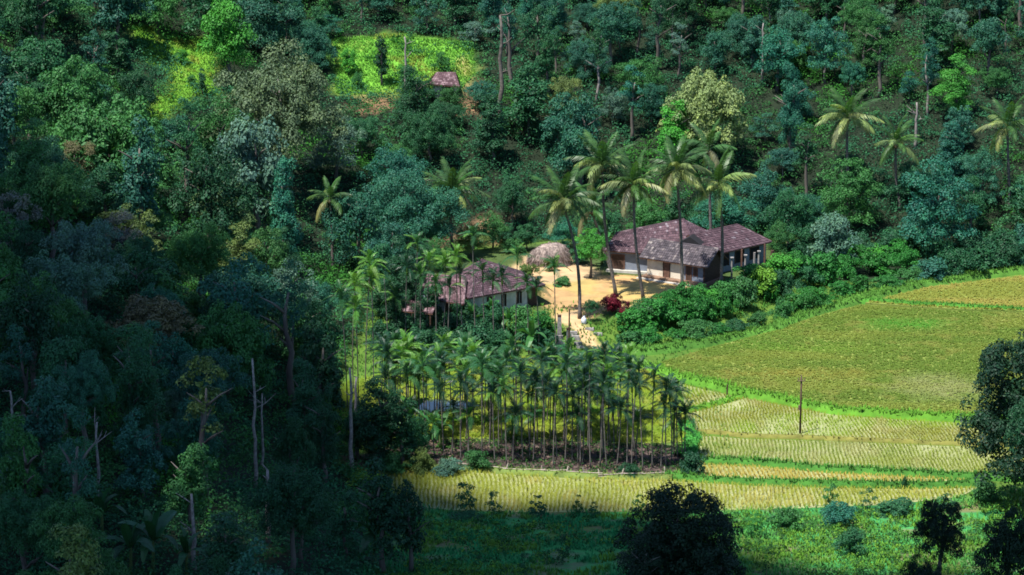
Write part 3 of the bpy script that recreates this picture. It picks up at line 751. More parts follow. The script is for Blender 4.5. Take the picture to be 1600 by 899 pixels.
# right wing
wE0, wE1 = atz(1112, 400, GZ + 2.35), atz(1206, 378.5, GZ + 2.35)
wR0, wR1 = atz(1076, 368, GZ + 4.1), atz(1152, 351.5, GZ + 4.1)
roof_plane(fh, wE0, wE1, wR1, wR0, 5, M['tiles'])
wB1 = wR1 + (wR1 - wE1) * (.8, .8, 1); wB1[2] = GZ + 2.35; wB0 = wR0 + (wR0 - wE0) * (.8, .8, 1); wB0[2] = GZ + 2.35
roof_plane(fh, wB1, wB0, wR0 + (0, 0, -.004), wR1 + (0, 0, -.004), 6, M['tiles'], cap=False)
roof_plane(fh, wE1, wB1, wR1 + (0, 0, -.002), wR1 + (0, 0, -.002), 7, M['tiles'], cap=False)
ww0, ww1 = wE0 + (wR0 - wE0) * .14, wE1 + (wR1 - wE1) * .16
wall_between(fh, ww0, ww1, GZ - .3, GZ + 2.42, M['blue_or_shaded_plaster'])
for a_, b2_ in ((.22, .34), (.46, .60), (.72, .86)):
    panel(fh, ww0, ww1, a_, b2_, GZ + .7, GZ + 2.0, M['dark_in'], 'window', frame=M['dark_wood'])
for k in range(3):
    q_ = ww0 + (ww1 - ww0) * (.1 + .4 * k) - .6 * nrm(np.array(((wR0 - wE0)[0], (wR0 - wE0)[1], 0)))
    mb = MB(); mb.box(np.array((q_[0], q_[1], GZ + 1.0)) - bl, (.09, 0, 0), (0, .09, 0), (0, 0, 1.35)); link('post', mb.mesh('post', M['brown_wood']), fh)

# the house behind the areca palms
R_, F_, L_, AP = atz(852, 446, GZ + 2.2), atz(732, 467, GZ + 2.2), atz(690, 441, GZ + 2.2), atz(753, 406, GZ + 4.6)
vh = thing('village_house', (float(AP[0]), float(AP[1]) - 3, GZ), 'white walled house with a hipped brown tiled roof half hidden behind slender palms', 'house')
B_ = R_ + (L_ - F_) * .9
roof_plane(vh, F_, R_, AP, AP, 11, M['tiles'])
roof_plane(vh, L_, F_, AP + (0, 0, -.003), AP + (0, 0, -.003), 12, M['tiles'], cap=False)
roof_plane(vh, R_, B_, AP + (0, 0, -.006), AP + (0, 0, -.006), 13, M['tiles'], cap=False)
roof_plane(vh, B_, L_, AP + (0, 0, -.009), AP + (0, 0, -.009), 14, M['tiles'], cap=False)
def inn(p, k=.13):
    return p + (AP - p) * k
f2, r2_, l2, b2_ = inn(F_), inn(R_), inn(L_), inn(B_)
rr = f2 + (r2_ - f2) * .86
wall_between(vh, f2, rr, -.3, GZ + 2.28, M['white_plaster'])
wall_between(vh, rr + .01 * (r2_ - f2) + (0, .25, 0), r2_, -.3, GZ + 2.3, M['dark_wood'], name='verandah_screen')
wall_between(vh, r2_ + .003 * (b2_ - r2_), b2_, -.3, GZ + 2.28, M['dark_wood'])
wall_between(vh, l2, f2 - .003 * (f2 - l2), -.3, GZ + 2.28, M['white_plaster'])
for a_ in (.30, .55, .82):
    wn_ = panel(vh, f2, rr, a_, a_ + .055, GZ + .55, GZ + 1.75, M['dark_in'], 'window', frame=M['dark_wood'])
    dd = (rr - f2)[:2] / np.linalg.norm((rr - f2)[:2]); c_ = (f2 + (rr - f2) * (a_ + .0275))[:2] + np.array((dd[1], -dd[0])) * .055
    mb = MB(); mb.box(np.array((*c_, GZ + 1.15)) - np.array(vh.location), (*(dd * .018), 0), (dd[1] * .012, -dd[0] * .012, 0), (0, 0, .6)); link('mullion', mb.mesh('mullion', M['white_plaster']), wn_)
s0, s1, s2, s3 = atz(652, 466, GZ + 1.95), atz(724, 476, GZ + 1.95), atz(728, 436, GZ + 3.4), atz(668, 428, GZ + 3.4)
roof_plane(vh, s0, s1, s2, s3, 15, M['tiles_red'])
s2b, s3b = s2 + (s2 - s1) * .9, s3 + (s3 - s0) * .9; s2b[2] = s3b[2] = GZ + 2.0
roof_plane(vh, s2b, s3b, s3 + (0, 0, -.004), s2 + (0, 0, -.004), 16, M['tiles_red'], cap=False)
wall_between(vh, s0 + (s3 - s0) * .18, s1 + (s2 - s1) * .18, -.3, GZ + 2.1, M['white_plaster'])
panel(vh, s0 + (s3 - s0) * .18, s1 + (s2 - s1) * .18, .6, .78, GZ + .1, GZ + 1.7, M['brown_wood'], 'door', frame=M['dark_wood'])
t0, t1, t2, t3 = atz(611, 485, GZ + 1.3), atz(676, 491, GZ + 1.3), atz(684, 471, GZ + 2.0), atz(620, 464, GZ + 2.0)
roof_plane(vh, t0, t1, t2, t3, 17, M['tiles_red'], cap=False)
wall_between(vh, t3 + (0, .05, 0), t2 + (0, .05, 0), -.3, GZ + 2.4, M['blue_or_shaded_plaster'])  # whitish wall; the tree shade on it is put in as a darker blue
for k in (0.06, .5, .94):
    q_ = t0 + (t1 - t0) * k; mb = MB(); mb.box(np.array((q_[0], q_[1] + .1, .7)) - np.array(vh.location), (.07, 0, 0), (0, .07, 0), (0, 0, 1.0 + GZ + .3 - .75)); link('post', mb.mesh('post', M['dark_wood']), vh)

# hut on the hillside
hb = at(692, 147)
ht = thing('hillside_hut', hb, 'small red roofed hut half buried in bushes on the hillside below the light green clearing', 'hut')
def Hh(x, y, z):
    return hb + np.array((x, y, z))
roof_plane(ht, Hh(-1.7, -1.7, 1.5), Hh(2.2, -2.1, 1.2), Hh(1.6, .6, 2.6), Hh(-.8, .6, 2.6), 21, M['tiles_red'], cap=False)
roof_plane(ht, Hh(2.0, 3.0, 1.4), Hh(-1.7, 3.0, 1.4), Hh(-.8, .6, 2.596), Hh(1.6, .6, 2.596), 22, M['tiles_red'], cap=False)
wall_between(ht, Hh(-1.2, -1.2, 0), Hh(.35, -1.3, 0), hb[2] - .5, hb[2] + 1.6, M['plaster'])
wall_between(ht, Hh(1.2, -1.35, 0), Hh(1.8, -1.4, 0), hb[2] - .5, hb[2] + 1.35, M['plaster'])
wall_between(ht, Hh(.35, -1.0, 0), Hh(1.2, -1.05, 0), hb[2] - .5, hb[2] + 1.5, M['dark_in'], name='doorway')
wall_between(ht, Hh(-1.2, 2.6, 0), Hh(-1.2, -.95, 0), hb[2] - .5, hb[2] + 1.6, M['brown_wood'])
wall_between(ht, Hh(1.8, -1.15, 0), Hh(1.8, 2.6, 0), hb[2] - .5, hb[2] + 1.4, M['brown_wood'])

# haystack
hb = at(858, 413); s = scale_at(hb)
rs = np.random.RandomState(5); nu, nv = 40, 16; V = []
for j in range(nv + 1):
    for i in range(nu):
        th = 2 * math.pi * i / nu; ph = j / nv
        rad = (1 - .06 * ph) * math.sqrt(max(0.0, 1 - max(0, (ph - .35) / .65) ** 2.4))
        k = 1 + .5 * (fbm(math.cos(th) * 1.6 + 5, math.sin(th) * 1.6 + ph * 2.2, 4) - .5) + .07 * rs.rand()
        x, y = 2.2 * rad * math.cos(th) * k, 1.6 * rad * math.sin(th) * k
        V.append((x, y, 2.35 * ph * (1 + .2 * x / 2.2) * (.93 + .09 * rs.rand() + .12 * (fbm(x * .9 + 3, y * .9 + 7, 6) - .5)) + (.0 if j else -.3)))
Fc = [(j * nu + i, j * nu + (i + 1) % nu, (j + 1) * nu + (i + 1) % nu, (j + 1) * nu + i) for j in range(nv) for i in range(nu)]
hs = thing('haystack', hb, 'rounded grey-brown haystack on pale straw beside the yard', 'haystack')
link('straw_heap', np_mesh('straw_heap', V, Fc, M['straw'], smooth=False), hs)
V = np.array(V); idx = rs.randint(0, len(V), 5200); P = V[idx] * (1.0, 1.0, 1.0) + rs.normal(size=(5200, 3)) * .05
dirn = nrm(V[idx] * (1, 1, .2)) * .35 + np.array((0, 0, -1)) + rs.normal(size=(5200, 3)) * .3; dirn = nrm(dirn); sdv = nrm(np.cross(dirn, nrm(V[idx] + 1e-3)))
Ls = (.3 + .4 * rs.rand(5200, 1)); o_ = nrm(V[idx]) * .05
Q = np.stack((P + o_ - sdv * .028, P + o_ + sdv * .028, P + o_ * 1.6 + dirn * Ls), 1).reshape(-1, 3)
link('loose_straw', np_mesh('loose_straw', Q, np.arange(15600).reshape(-1, 3), M['straw']), hs, kind='stuff')

# ------------------------------------------------------------------ palms
def frond_mesh(L, a, bnd, pairs, ll, wd, droop, seed, name='frond', spread=1.0, keel=.0):
    """a pinnate leaf: curved midrib with two ranks of hanging leaflets"""
    rs = np.random.RandomState(seed); V, Fc = [], []
    def pt(t):
        return np.array((L * (t - .22 * bnd * t * t), .12 * L * (rs0 - .5) * t * t, L * (a * t - bnd * t * t)))
    rs0 = rs.rand(); n = 9
    for i in range(n):
        t = i / (n - 1); p = pt(t); w_ = .055 * (1 - .8 * t) * L / 3.6 + .012; V += [p + (0, w_, 0), p - (0, w_, 0)]
    for i in range(n - 1):
        Fc.append((2 * i, 2 * i + 1, 2 * i + 3, 2 * i + 2))
    for i in range(pairs):
        t = .13 + .87 * (i + .5) / pairs; p = pt(t); d = nrm(pt(min(1, t + .02)) - pt(t - .02))
        l_ = ll * (math.sin(math.pi * min(1, .22 + .74 * t)) ** .7) * (.8 + .35 * rs.rand())
        for sg in (-1, 1):
            if rs.rand() < .07:
                continue
            dv = nrm(d * (.55 + .5 * t) + np.array((0, sg * spread, 0)) + np.array((0, 0, keel))); e1 = p + dv * l_ * .5 + (0, 0, -droop * l_ * .10); e2 = p + dv * l_ * .9 + (0, 0, -droop * l_ * (.5 + .4 * rs.rand()))
            w_ = wd * (.8 + .4 * rs.rand()); k = len(V); wv = d * w_ * .5
            V += [p - wv * .6, p + wv * .6, e1 - wv, e1 + wv, e2]
            Fc += [(k, k + 1, k + 3, k + 2), (k + 2, k + 3, k + 4, k + 4)]
    Q = [f if len(set(f)) == 4 else f for f in Fc]
    me = bpy.data.meshes.new(name); me.from_pydata([tuple(map(float, p)) for p in V], [], [tuple(dict.fromkeys(f)) for f in Q]); me.materials.append(M['frond']); me.update()
    return me
COCO = [frond_mesh(3.9, .28, .62, 30, .95, .12, .9, 1), frond_mesh(3.9, .30, .66, 30, .95, .12, 1.2, 2), frond_mesh(4.1, .2, .42, 30, .9, .12, .7, 3), frond_mesh(3.5, .2, .8, 28, .95, .12, 1.4, 4)]
ARE = [frond_mesh(1.75, .45, .85, 18, .55, .07, .7, 11, spread=.8, keel=.25), frond_mesh(1.75, .35, 1.0, 18, .55, .07, .9, 12, spread=.8, keel=.2), frond_mesh(1.6, .5, .6, 17, .52, .07, .5, 13, spread=.75, keel=.3)]
FC = {'green': (.045, .115, .034), 'yellow': (.18, .25, .095), 'dry': (.18, .18, .1), 'areca': (.03, .115, .04), 'areca_lit': (.10, .25, .04), 'areca_dark': (.013, .055, .03)}  # yellow and areca_lit put sunlight into the frond colour

def palm_trunk(base, top, r0, r1, mat, seed, bow=.05):
    """ringed trunk from base to top (relative to base), slightly bowed"""
    rs = random.Random(seed); L = top - base; pts, rad = [], []
    side = np.array((rs.uniform(-1, 1), rs.uniform(-1, 1), 0)) * np.linalg.norm(L) * bow; n = 14
    for i in range(n + 1):
        t = i / n; pts.append(L * t + side * math.sin(math.pi * t) + (np.array((0, 0, -.3)) if i == 0 else 0)); rad.append((r0 + (r1 - r0) * t) * (1.45 if i == 0 else 1.0) * (1.06 if i % 2 else .94))
    mb = MB(); mb.tube(pts, rad, 8); return mb.mesh('trunk', M[mat], True)

def coco(px_b, py_b, px_t, py_t, label, lean_y=0.0, n=23, sc=1.0, seed=0, yel=.45):
    b0 = at(px_b, py_b); rs = random.Random(900 + seed)
    r = px_ray(px_t, py_t); t = (b0[1] + lean_y) / r[1]; top = np.array((r[0] * t, r[1] * t, CAMH + r[2] * t))
    t_ = thing('coconut_palm', b0, label, 'palm tree', 'coconut palms round the farm')
    link('trunk', palm_trunk(b0, top, .2, .13, 'palm_bark', seed), t_)
    rel = top - b0
    for i in range(n):
        q_ = i / (n - 1); az = i * 2.39996 + rs.uniform(-.25, .25); el = math.radians(80 - 96 * q_ ** .9 + rs.uniform(-9, 9))
        me = COCO[2] if q_ < .3 else (COCO[0] if q_ < .6 else (COCO[1] if q_ < .85 else COCO[3]))
        lit = rs.random(); c = FC['yellow'] if (q_ > .3 and lit < yel) else FC['green']
        if q_ > .9 and rs.random() < .35:
            c = FC['dry']
        f = link('frond', me, t_, rel + np.array((0, 0, .1)), color=jit(c, .22)); f.rotation_euler = (rs.uniform(-.35, .35), -el, az); f.scale = (sc * 1.12 * rs.uniform(.85, 1.08),) * 3
    mb = MB()
    for k in range(7):
        a = k * .9; c = np.array((math.cos(a) * .26, math.sin(a) * .26, -.18 - .1 * (k % 2)))
        mb.tube([c + (0, 0, .14), c + (0, 0, .05), c - (0, 0, .08), c - (0, 0, .15)], [.03, .13, .13, .03], 6)
    link('coconuts', mb.mesh('coconuts', M['coir'], True), t_, rel)
    return t_
coco(709, 402, 707, 303, 'coconut palm alone above the white walled house with spread pale fronds', seed=1, yel=.5)
coco(906, 499, 880, 318, 'leaning coconut palm by the path with hanging fronds above the haystack', seed=2, yel=.3)
coco(963, 462, 941, 262, 'tallest bent coconut palm rising behind the red leaved bush', seed=3, yel=.5)
coco(1006, 470, 990, 292, 'coconut palm with dark leaning trunk crossing the annexe corner', seed=4, yel=.35, sc=.95)
coco(1066, 467, 1057, 268, 'coconut palm with pale mottled trunk in front of the cream annexe', seed=5, yel=.55)
coco(1125, 458, 1123, 290, 'coconut palm standing at the hedge before the gable end, few long fronds', seed=6, n=16, yel=.5)
coco(1328, 330, 1324, 186, 'coconut palm with bright yellowish crown amid forest, uphill of the hedge', seed=7, yel=.7)
coco(1407, 330, 1400, 226, 'short coconut palm tucked against forest, below a dead white stem', seed=8, n=15, sc=.85, yel=.5)
coco(1578, 330, 1574, 200, 'dark coconut palm at the forest edge near the frame, over the straw field', seed=9, n=15, yel=.35)
coco(520, 420, 516, 312, 'coconut palm half sunk in blue-green trees above the bright slender palms', seed=10, n=14, sc=.7, yel=.2)
coco(955, 425, 925, 330, 'young dark coconut palm behind the yard, beside the haystack tree', seed=11, n=14, sc=.85, yel=.1)
coco(1112, 400, 1108, 235, 'thin coconut palm with upright crown behind the farmhouse roofs', seed=12, n=12, sc=.85, yel=.15)

ARECA_LIST = []
def areca(px, ytop, ybase, tint='areca', label=None, group='areca palms of the grove', n=12, sc=1.0, seed=None):
    b0 = at(px, ybase); s_ = scale_at(b0); Hh_ = (ybase - ytop) / (s_ * math.cos(PITCH)); rs = random.Random(int(px * 31 + ybase))
    top = b0 + np.array((rs.uniform(-.055, .055) * Hh_, rs.uniform(-.05, .05) * Hh_, Hh_))
    t_ = thing('areca_palm', b0, label, 'palm tree', group)
    link('trunk', palm_trunk(b0, top, .06, .048, 'areca_bark', int(px), .012), t_); rel = top - b0
    mb = MB(); mb.tube([(0, 0, -.75), (0, 0, -.6), (0, 0, -.1), (0, 0, .1)], [.07, .10, .09, .05], 7)
    link('crownshaft', mb.mesh('crownshaft', M['leaf'], True), t_, rel, color=(.06, .13, .03))
    for i in range(n):
        q_ = i / (n - 1); az = i * 2.39996 + rs.uniform(-.3, .3); el = math.radians(78 - 74 * q_ + rs.uniform(-12, 12))
        c = FC[tint]
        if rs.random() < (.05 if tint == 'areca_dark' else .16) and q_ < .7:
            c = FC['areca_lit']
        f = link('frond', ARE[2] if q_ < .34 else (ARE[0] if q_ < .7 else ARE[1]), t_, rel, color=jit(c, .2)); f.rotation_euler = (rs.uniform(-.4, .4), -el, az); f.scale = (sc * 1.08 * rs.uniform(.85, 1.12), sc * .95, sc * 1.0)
    ARECA_LIST.append((t_, px, ytop, ybase, tint)); return t_
# the tall single palms before the white house
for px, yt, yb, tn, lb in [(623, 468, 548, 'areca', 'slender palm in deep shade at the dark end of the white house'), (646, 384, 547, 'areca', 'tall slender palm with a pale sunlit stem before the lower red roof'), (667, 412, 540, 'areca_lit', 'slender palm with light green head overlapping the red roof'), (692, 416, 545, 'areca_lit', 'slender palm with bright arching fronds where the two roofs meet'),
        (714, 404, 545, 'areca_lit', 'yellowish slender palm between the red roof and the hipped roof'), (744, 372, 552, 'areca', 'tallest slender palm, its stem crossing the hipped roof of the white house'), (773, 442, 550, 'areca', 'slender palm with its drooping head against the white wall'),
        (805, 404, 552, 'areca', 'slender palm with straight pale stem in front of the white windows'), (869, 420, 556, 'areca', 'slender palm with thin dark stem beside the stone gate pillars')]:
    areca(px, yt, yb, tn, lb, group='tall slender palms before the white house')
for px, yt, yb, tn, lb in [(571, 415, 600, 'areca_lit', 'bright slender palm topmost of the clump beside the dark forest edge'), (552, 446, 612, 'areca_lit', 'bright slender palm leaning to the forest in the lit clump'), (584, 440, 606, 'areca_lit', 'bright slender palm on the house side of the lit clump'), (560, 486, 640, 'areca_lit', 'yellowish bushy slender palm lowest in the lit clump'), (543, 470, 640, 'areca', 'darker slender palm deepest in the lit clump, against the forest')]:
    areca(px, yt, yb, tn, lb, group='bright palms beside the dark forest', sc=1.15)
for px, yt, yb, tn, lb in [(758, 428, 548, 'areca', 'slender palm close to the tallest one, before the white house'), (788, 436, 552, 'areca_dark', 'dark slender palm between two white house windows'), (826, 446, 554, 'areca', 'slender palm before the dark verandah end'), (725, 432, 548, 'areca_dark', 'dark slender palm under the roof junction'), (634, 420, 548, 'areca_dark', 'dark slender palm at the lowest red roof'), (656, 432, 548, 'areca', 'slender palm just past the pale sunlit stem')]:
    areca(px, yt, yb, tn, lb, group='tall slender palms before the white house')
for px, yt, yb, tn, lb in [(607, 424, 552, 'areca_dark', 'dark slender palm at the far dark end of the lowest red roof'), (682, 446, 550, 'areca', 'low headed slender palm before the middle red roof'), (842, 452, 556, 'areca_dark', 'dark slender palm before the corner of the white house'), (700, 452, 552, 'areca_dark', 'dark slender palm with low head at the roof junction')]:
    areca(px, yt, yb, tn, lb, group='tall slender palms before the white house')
# the grove: a front row along the fence, thinner rows behind it
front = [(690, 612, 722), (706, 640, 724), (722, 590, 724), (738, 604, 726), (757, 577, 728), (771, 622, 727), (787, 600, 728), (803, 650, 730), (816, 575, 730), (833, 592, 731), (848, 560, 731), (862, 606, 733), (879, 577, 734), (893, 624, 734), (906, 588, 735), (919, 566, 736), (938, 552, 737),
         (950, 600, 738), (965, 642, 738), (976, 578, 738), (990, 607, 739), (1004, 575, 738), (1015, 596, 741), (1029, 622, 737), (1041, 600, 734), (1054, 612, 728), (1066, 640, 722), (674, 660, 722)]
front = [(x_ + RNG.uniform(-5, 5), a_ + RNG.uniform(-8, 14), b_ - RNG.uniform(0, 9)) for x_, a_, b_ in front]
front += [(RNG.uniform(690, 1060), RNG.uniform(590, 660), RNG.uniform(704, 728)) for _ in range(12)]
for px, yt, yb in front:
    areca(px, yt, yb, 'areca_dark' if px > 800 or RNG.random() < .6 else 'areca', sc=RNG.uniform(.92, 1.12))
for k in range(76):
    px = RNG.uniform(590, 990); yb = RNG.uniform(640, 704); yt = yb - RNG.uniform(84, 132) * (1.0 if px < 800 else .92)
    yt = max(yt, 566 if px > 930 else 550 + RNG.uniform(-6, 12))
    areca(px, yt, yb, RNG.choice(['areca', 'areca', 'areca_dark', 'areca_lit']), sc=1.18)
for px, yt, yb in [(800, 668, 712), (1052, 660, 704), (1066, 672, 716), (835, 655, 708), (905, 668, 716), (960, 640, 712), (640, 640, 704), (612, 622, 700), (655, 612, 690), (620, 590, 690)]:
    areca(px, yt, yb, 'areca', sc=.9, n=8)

def leafblade(L, wd, bnd, seed):
    rs = np.random.RandomState(seed); V, Fc = [], []; n = 9
    for i in range(n):
        t = i / (n - 1); p = np.array((L * (t - .25 * bnd * t * t), 0, L * (.7 * t - bnd * t * t))); w_ = wd * (.06 if t < .12 else math.sin(math.pi * min(1, .1 + .86 * t)) ** .6) * .5
        V += [p + (0, w_, w_ * .35 + rs.normal() * .02), p, p + (0, -w_, w_ * .35 + rs.normal() * .02)]
    for i in range(n - 1):
        for k in (0, 1):
            Fc.append((3 * i + k, 3 * i + k + 1, 3 * i + k + 4, 3 * i + k + 3))
    me = bpy.data.meshes.new('leaf_blade'); me.from_pydata([tuple(map(float, p)) for p in V], [], Fc); me.materials.append(M['frond']); me.update(); return me
BAN = [leafblade(2.3, .62, .55, 1), leafblade(2.5, .6, .85, 2), leafblade(1.9, .55, .3, 3)]
def banana(px, py, label, sc=1.0, colr=(.045, .15, .04), n=8):
    b0 = at(px, py); rs = random.Random(int(px * 7 + py)); t_ = thing('banana_plant', b0, label, 'banana plant', 'banana plants')
    mb = MB(); mb.tube([(0, 0, -.15), (0, 0, .6), (.03, 0, 1.5 * sc), (.05, .02, 2.0 * sc)], [.16, .14, .11, .06], 8); link('stem', mb.mesh('stem', M['leaf'], True), t_, color=(.09, .14, .05))
    for i in range(n):
        q_ = i / (n - 1); f = link('leaf_blade', BAN[2] if q_ < .3 else BAN[0] if q_ < .7 else BAN[1], t_, (.04, .02, 1.9 * sc), color=jit(colr, .25)); f.rotation_euler = (rs.uniform(-.3, .3), -math.radians(55 - 60 * q_ + rs.uniform(-8, 8)), i * 2.4 + rs.uniform(-.3, .3)); f.scale = (sc * rs.uniform(.8, 1.1),) * 3
for px, py, lb, sc in [(770, 520, 'banana plant below the white windows, among dark bushes', 1.0), (738, 530, 'banana plant beside the tallest slender stem', 1.0), (795, 528, 'banana plant under the straight pale palm stem', .9), (830, 560, 'upright banana plant with pale torn leaves near the stone gate', 1.1), (712, 538, 'banana plant by the shaded red roof', .9),
        (640, 690, 'broad leaved banana plant inside the grove near the pond', 1.2), (606, 700, 'banana plant in the grove beside the pale double trunk', 1.2), (688, 700, 'banana plant with drooping leaves in the grove front', .9),
        (240, 900, 'big banana plant in the dark forest corner, long narrow leaves', 1.35), (292, 906, 'shaded banana plant beside the big one in the dark forest', 1.0), (88, 815, 'shaded banana plant with one upright leaf near the slim pale tree', 1.0), (205, 905, 'low banana plant at the lower frame edge in shade', 1.2), (585, 890, 'bluish shaded banana plant at the foot of the nearest dark trees', 1.4), (160, 850, 'shaded banana plant below the slim pale tree', 1.1),
        (940, 415, 'banana plant behind the yard under hanging palm fronds', 1.1), (1000, 345, 'banana plant behind the main tiled roof', 1.0)]:
    banana(px, py, lb, sc, (.022, .085, .034) if 'shade' in lb or 'dark forest' in lb else (.045, .15, .04))  # plants in shade get a darker leaf colour that stands in for it

# ------------------------------------------------------------------ bare and dead trunks
def snag(px, ytop, ybase, wpx, label, seed, branches=5, mat='pale_bark', name='bare_tree', blen=.2, px_top=None):
    b0 = at(px, ybase); s_ = scale_at(b0); H = (ybase - ytop) / (s_ * math.cos(PITCH)); r = wpx / s_ / 2 * .72; rs = random.Random(seed); blen *= .75
    t_ = thing(name, b0, label, 'tree'); dx = ((px_top or px) - px) / s_
    pts = [np.array((dx * (i / 8) + rs.uniform(-.012, .012) * H, rs.uniform(-.012, .012) * H, H * i / 8 - (.3 if i == 0 else 0))) for i in range(9)]
    mb = MB(); mb.tube(pts, [r * (1.35 - .75 * i / 8) for i in range(9)], 8); link('trunk', mb.mesh('trunk', M[mat], True), t_)
    for k in range((branches + 1) // 2):
        i = rs.randint(4, 8); a = rs.uniform(0, 6.28); ln = H * blen * rs.uniform(.5, 1.2); p = pts[i]
        d = np.array((math.cos(a), math.sin(a) * .6, rs.uniform(.1, .9))); q_ = p + d * ln * .5; e = p + d * ln + (rs.uniform(-.1, .1) * ln, 0, rs.uniform(-.1, .3) * ln)
        mb = MB(); mb.tube([p, q_, e], [r * .38, r * .26, r * .08], 6); mb.tube([q_, q_ + np.array((d[1], d[0], .8)) * ln * .35], [r * .25, r * .08], 5)
        link('branch', mb.mesh('branch', M[mat], True), t_)
    return t_
snag(400, 560, 765, 7, 'tall pale straight trunk rising from dark forest, darker bark', 1, 4)
snag(411, 615, 742, 5, 'thin pale trunk close beside the tall straight pale one', 2, 3)
snag(420, 735, 850, 10, 'thick pale broken trunk with drooping dead side branches in shade', 3, 5)
snag(155, 660, 792, 7, 'slim pale forked tree alone in the dark forest', 4, 6, blen=.3)
snag(22, 612, 720, 7, 'pale forked dead tree at the dark forest edge of the frame', 5, 6, blen=.35)
snag(550, 575, 742, 8, 'tall pale trunk with a broken crossing branch at the grove corner', 6, 4, blen=.16)
snag(558, 590, 718, 8, 'second pale trunk close against the one with the broken branch', 7, 2, blen=.12)
snag(304, 770, 890, 9, 'crooked dead tree with ragged pale stubs in the dark forest', 8, 6, blen=.25)
snag(783, 30, 205, 9, 'tall dark nearly leafless trunk standing on the upper hillside', 9, 8, mat='bark', blen=.2)
snag(1430, 165, 235, 6, 'short dead white stem with stubs above the small coconut palm', 10, 5, blen=.3)
snag(492, 640, 700, 6, 'short pale trunk among dark trees beside the grove', 11, 2)
snag(1394, 590, 640, 3, 'unused', 12, 0) if False else None
snag(634, 62, 150, 5, 'thin pale stem at the edge of the second clearing', 13, 4, blen=.2)
snag(320, 455, 495, 5, 'short white stem under the bright round tree', 14, 2)
snag(1190, 40, 130, 4, 'thin pale trunk high on the hillside above the yellow tree', 15, 3)
snag(625, 518, 548, 5, 'cut pale stump post in shade below the white house', 16, 0)

def tint(t, c):
    for ch in t.children:
        if ch.name.startswith('crown'):
            ch.color = (*c, 1)

# ------------------------------------------------------------------ trees that stand out
LANDMARKS = []
tint(T(436, 76, 300, 216, 'dome', 'olive green', 'largest olive tree with grey-green billowing crown below the clearings', trunk=TRUNK_PALE, crown_frac=.78), (.088, .14, .078))
T(356, 2, 132, 98, 'round', 'bright green', 'bright green round tree between the two hillside clearings')
T(597, 58, 136, 26, 'column', 'dark green', 'lone dark slim tree standing in the middle of the lit clearing')
T(653, 108, 222, 74, 'round', 'dark green', 'dark tree with a deep shaded side just below the red roofed hut', crown_frac=.95)
T(706, 134, 172, 40, 'round', 'mid green', 'bush half hiding the doorway of the red roofed hut', crown_frac=.96)
T(668, 118, 160, 34, 'open', 'deep green', 'loose bush against the left wall of the red roofed hut', crown_frac=.95)
T(545, 78, 118, 34, 'round', 'bright green', 'low bush in the second clearing, forest side', crown_frac=.96)
T(560, 112, 140, 26, 'round', 'mid green', 'small bush low in the second clearing', crown_frac=.96)
T(632, 92, 132, 30, 'open', 'bright green', 'bush beside the thin pale stem in the second clearing', crown_frac=.95)
T(690, 84, 116, 28, 'round', 'mid green', 'bush in the second clearing uphill of the hut', crown_frac=.96)
T(286, 78, 100, 26, 'round', 'bright green', 'bush high in the lime clearing', crown_frac=.96)
T(300, 118, 136, 20, 'round', 'mid green', 'small bush in the middle of the lime clearing', crown_frac=.96)
T(316, 108, 148, 17, 'column', 'deep green', 'small dark tree in the lime clearing')
T(1105, 112, 262, 136, 'dome', 'yellow-green', 'tree with pale yellow blossom crown above the farmhouse')
T(1050, 158, 280, 66, 'round', 'bright green', 'bright green tree leaning out beside the yellow blossoming tree')
T(312, 348, 492, 120, 'dome', 'mid green', 'sunlit round green tree at the edge of the dark forest')
T(378, 352, 480, 84, 'open', 'olive green', 'pale olive tree next to the sunlit round tree')
tint(T(342, 272, 372, 104, 'round', 'yellow-green', 'pale green tree behind the sunlit round tree'), (.075, .14, .06))
T(192, 332, 440, 108, 'open', 'greyish mauve', 'greyish tree with thin mauve crown in the shaded forest')
T(92, 395, 530, 160, 'broad', 'grey-green', 'broad bluish grey tree in the shaded forest')
T(232, 462, 590, 176, 'broad', 'rusty brown', 'broad brownish tree crown in the shaded forest')
T(272, 515, 650, 118, 'round', 'teal green', 'teal rounded tree with large leaves in deep shade')
T(450, 405, 560, 116, 'round', 'grey-green', 'grey-green tree standing before the bright palm clump')
T(800, 276, 362, 62, 'round', 'deep green', 'small dense round green tree uphill of the haystack', crown_frac=.7)
T(922, 356, 436, 66, 'layered', 'bright green', 'small light green tree between haystack and farmhouse', crown_frac=.72)
T(1460, 248, 412, 168, 'layered', 'teal green', 'wide layered teal tree overhanging the field edge')
T(1302, 335, 428, 92, 'round', 'grey-green', 'silvery blossoming tree behind the hedge')
T(640, 262, 410, 172, 'big', 'blue-green', 'big dark blue-green tree above the white house')
T(560, 285, 430, 120, 'round', 'blue-green', 'blue-green tree over the bright palm clump')
T(172, 150, 320, 200, 'dome', 'mid green', 'wide mid green tree below the lime clearing')
T(222, 100, 200, 78, 'round', 'dark green', 'very dark tree casting shade beside the lime clearing')
T(120, 222, 320, 84, 'open', 'rusty brown', 'rusty brown crown among green trees of the upper forest')
T(70, 62, 190, 130, 'round', 'deep green', 'dark rounded tree with reddish tips in the upper corner')
T(20, 300, 420, 90, 'open', 'greyish mauve', 'greyish bare twigged tree at the frame edge above the shade')
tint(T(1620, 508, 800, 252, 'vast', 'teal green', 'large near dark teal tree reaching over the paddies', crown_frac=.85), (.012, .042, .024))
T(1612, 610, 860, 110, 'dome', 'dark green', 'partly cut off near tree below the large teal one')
NEARDARK = (.010, .030, .017)
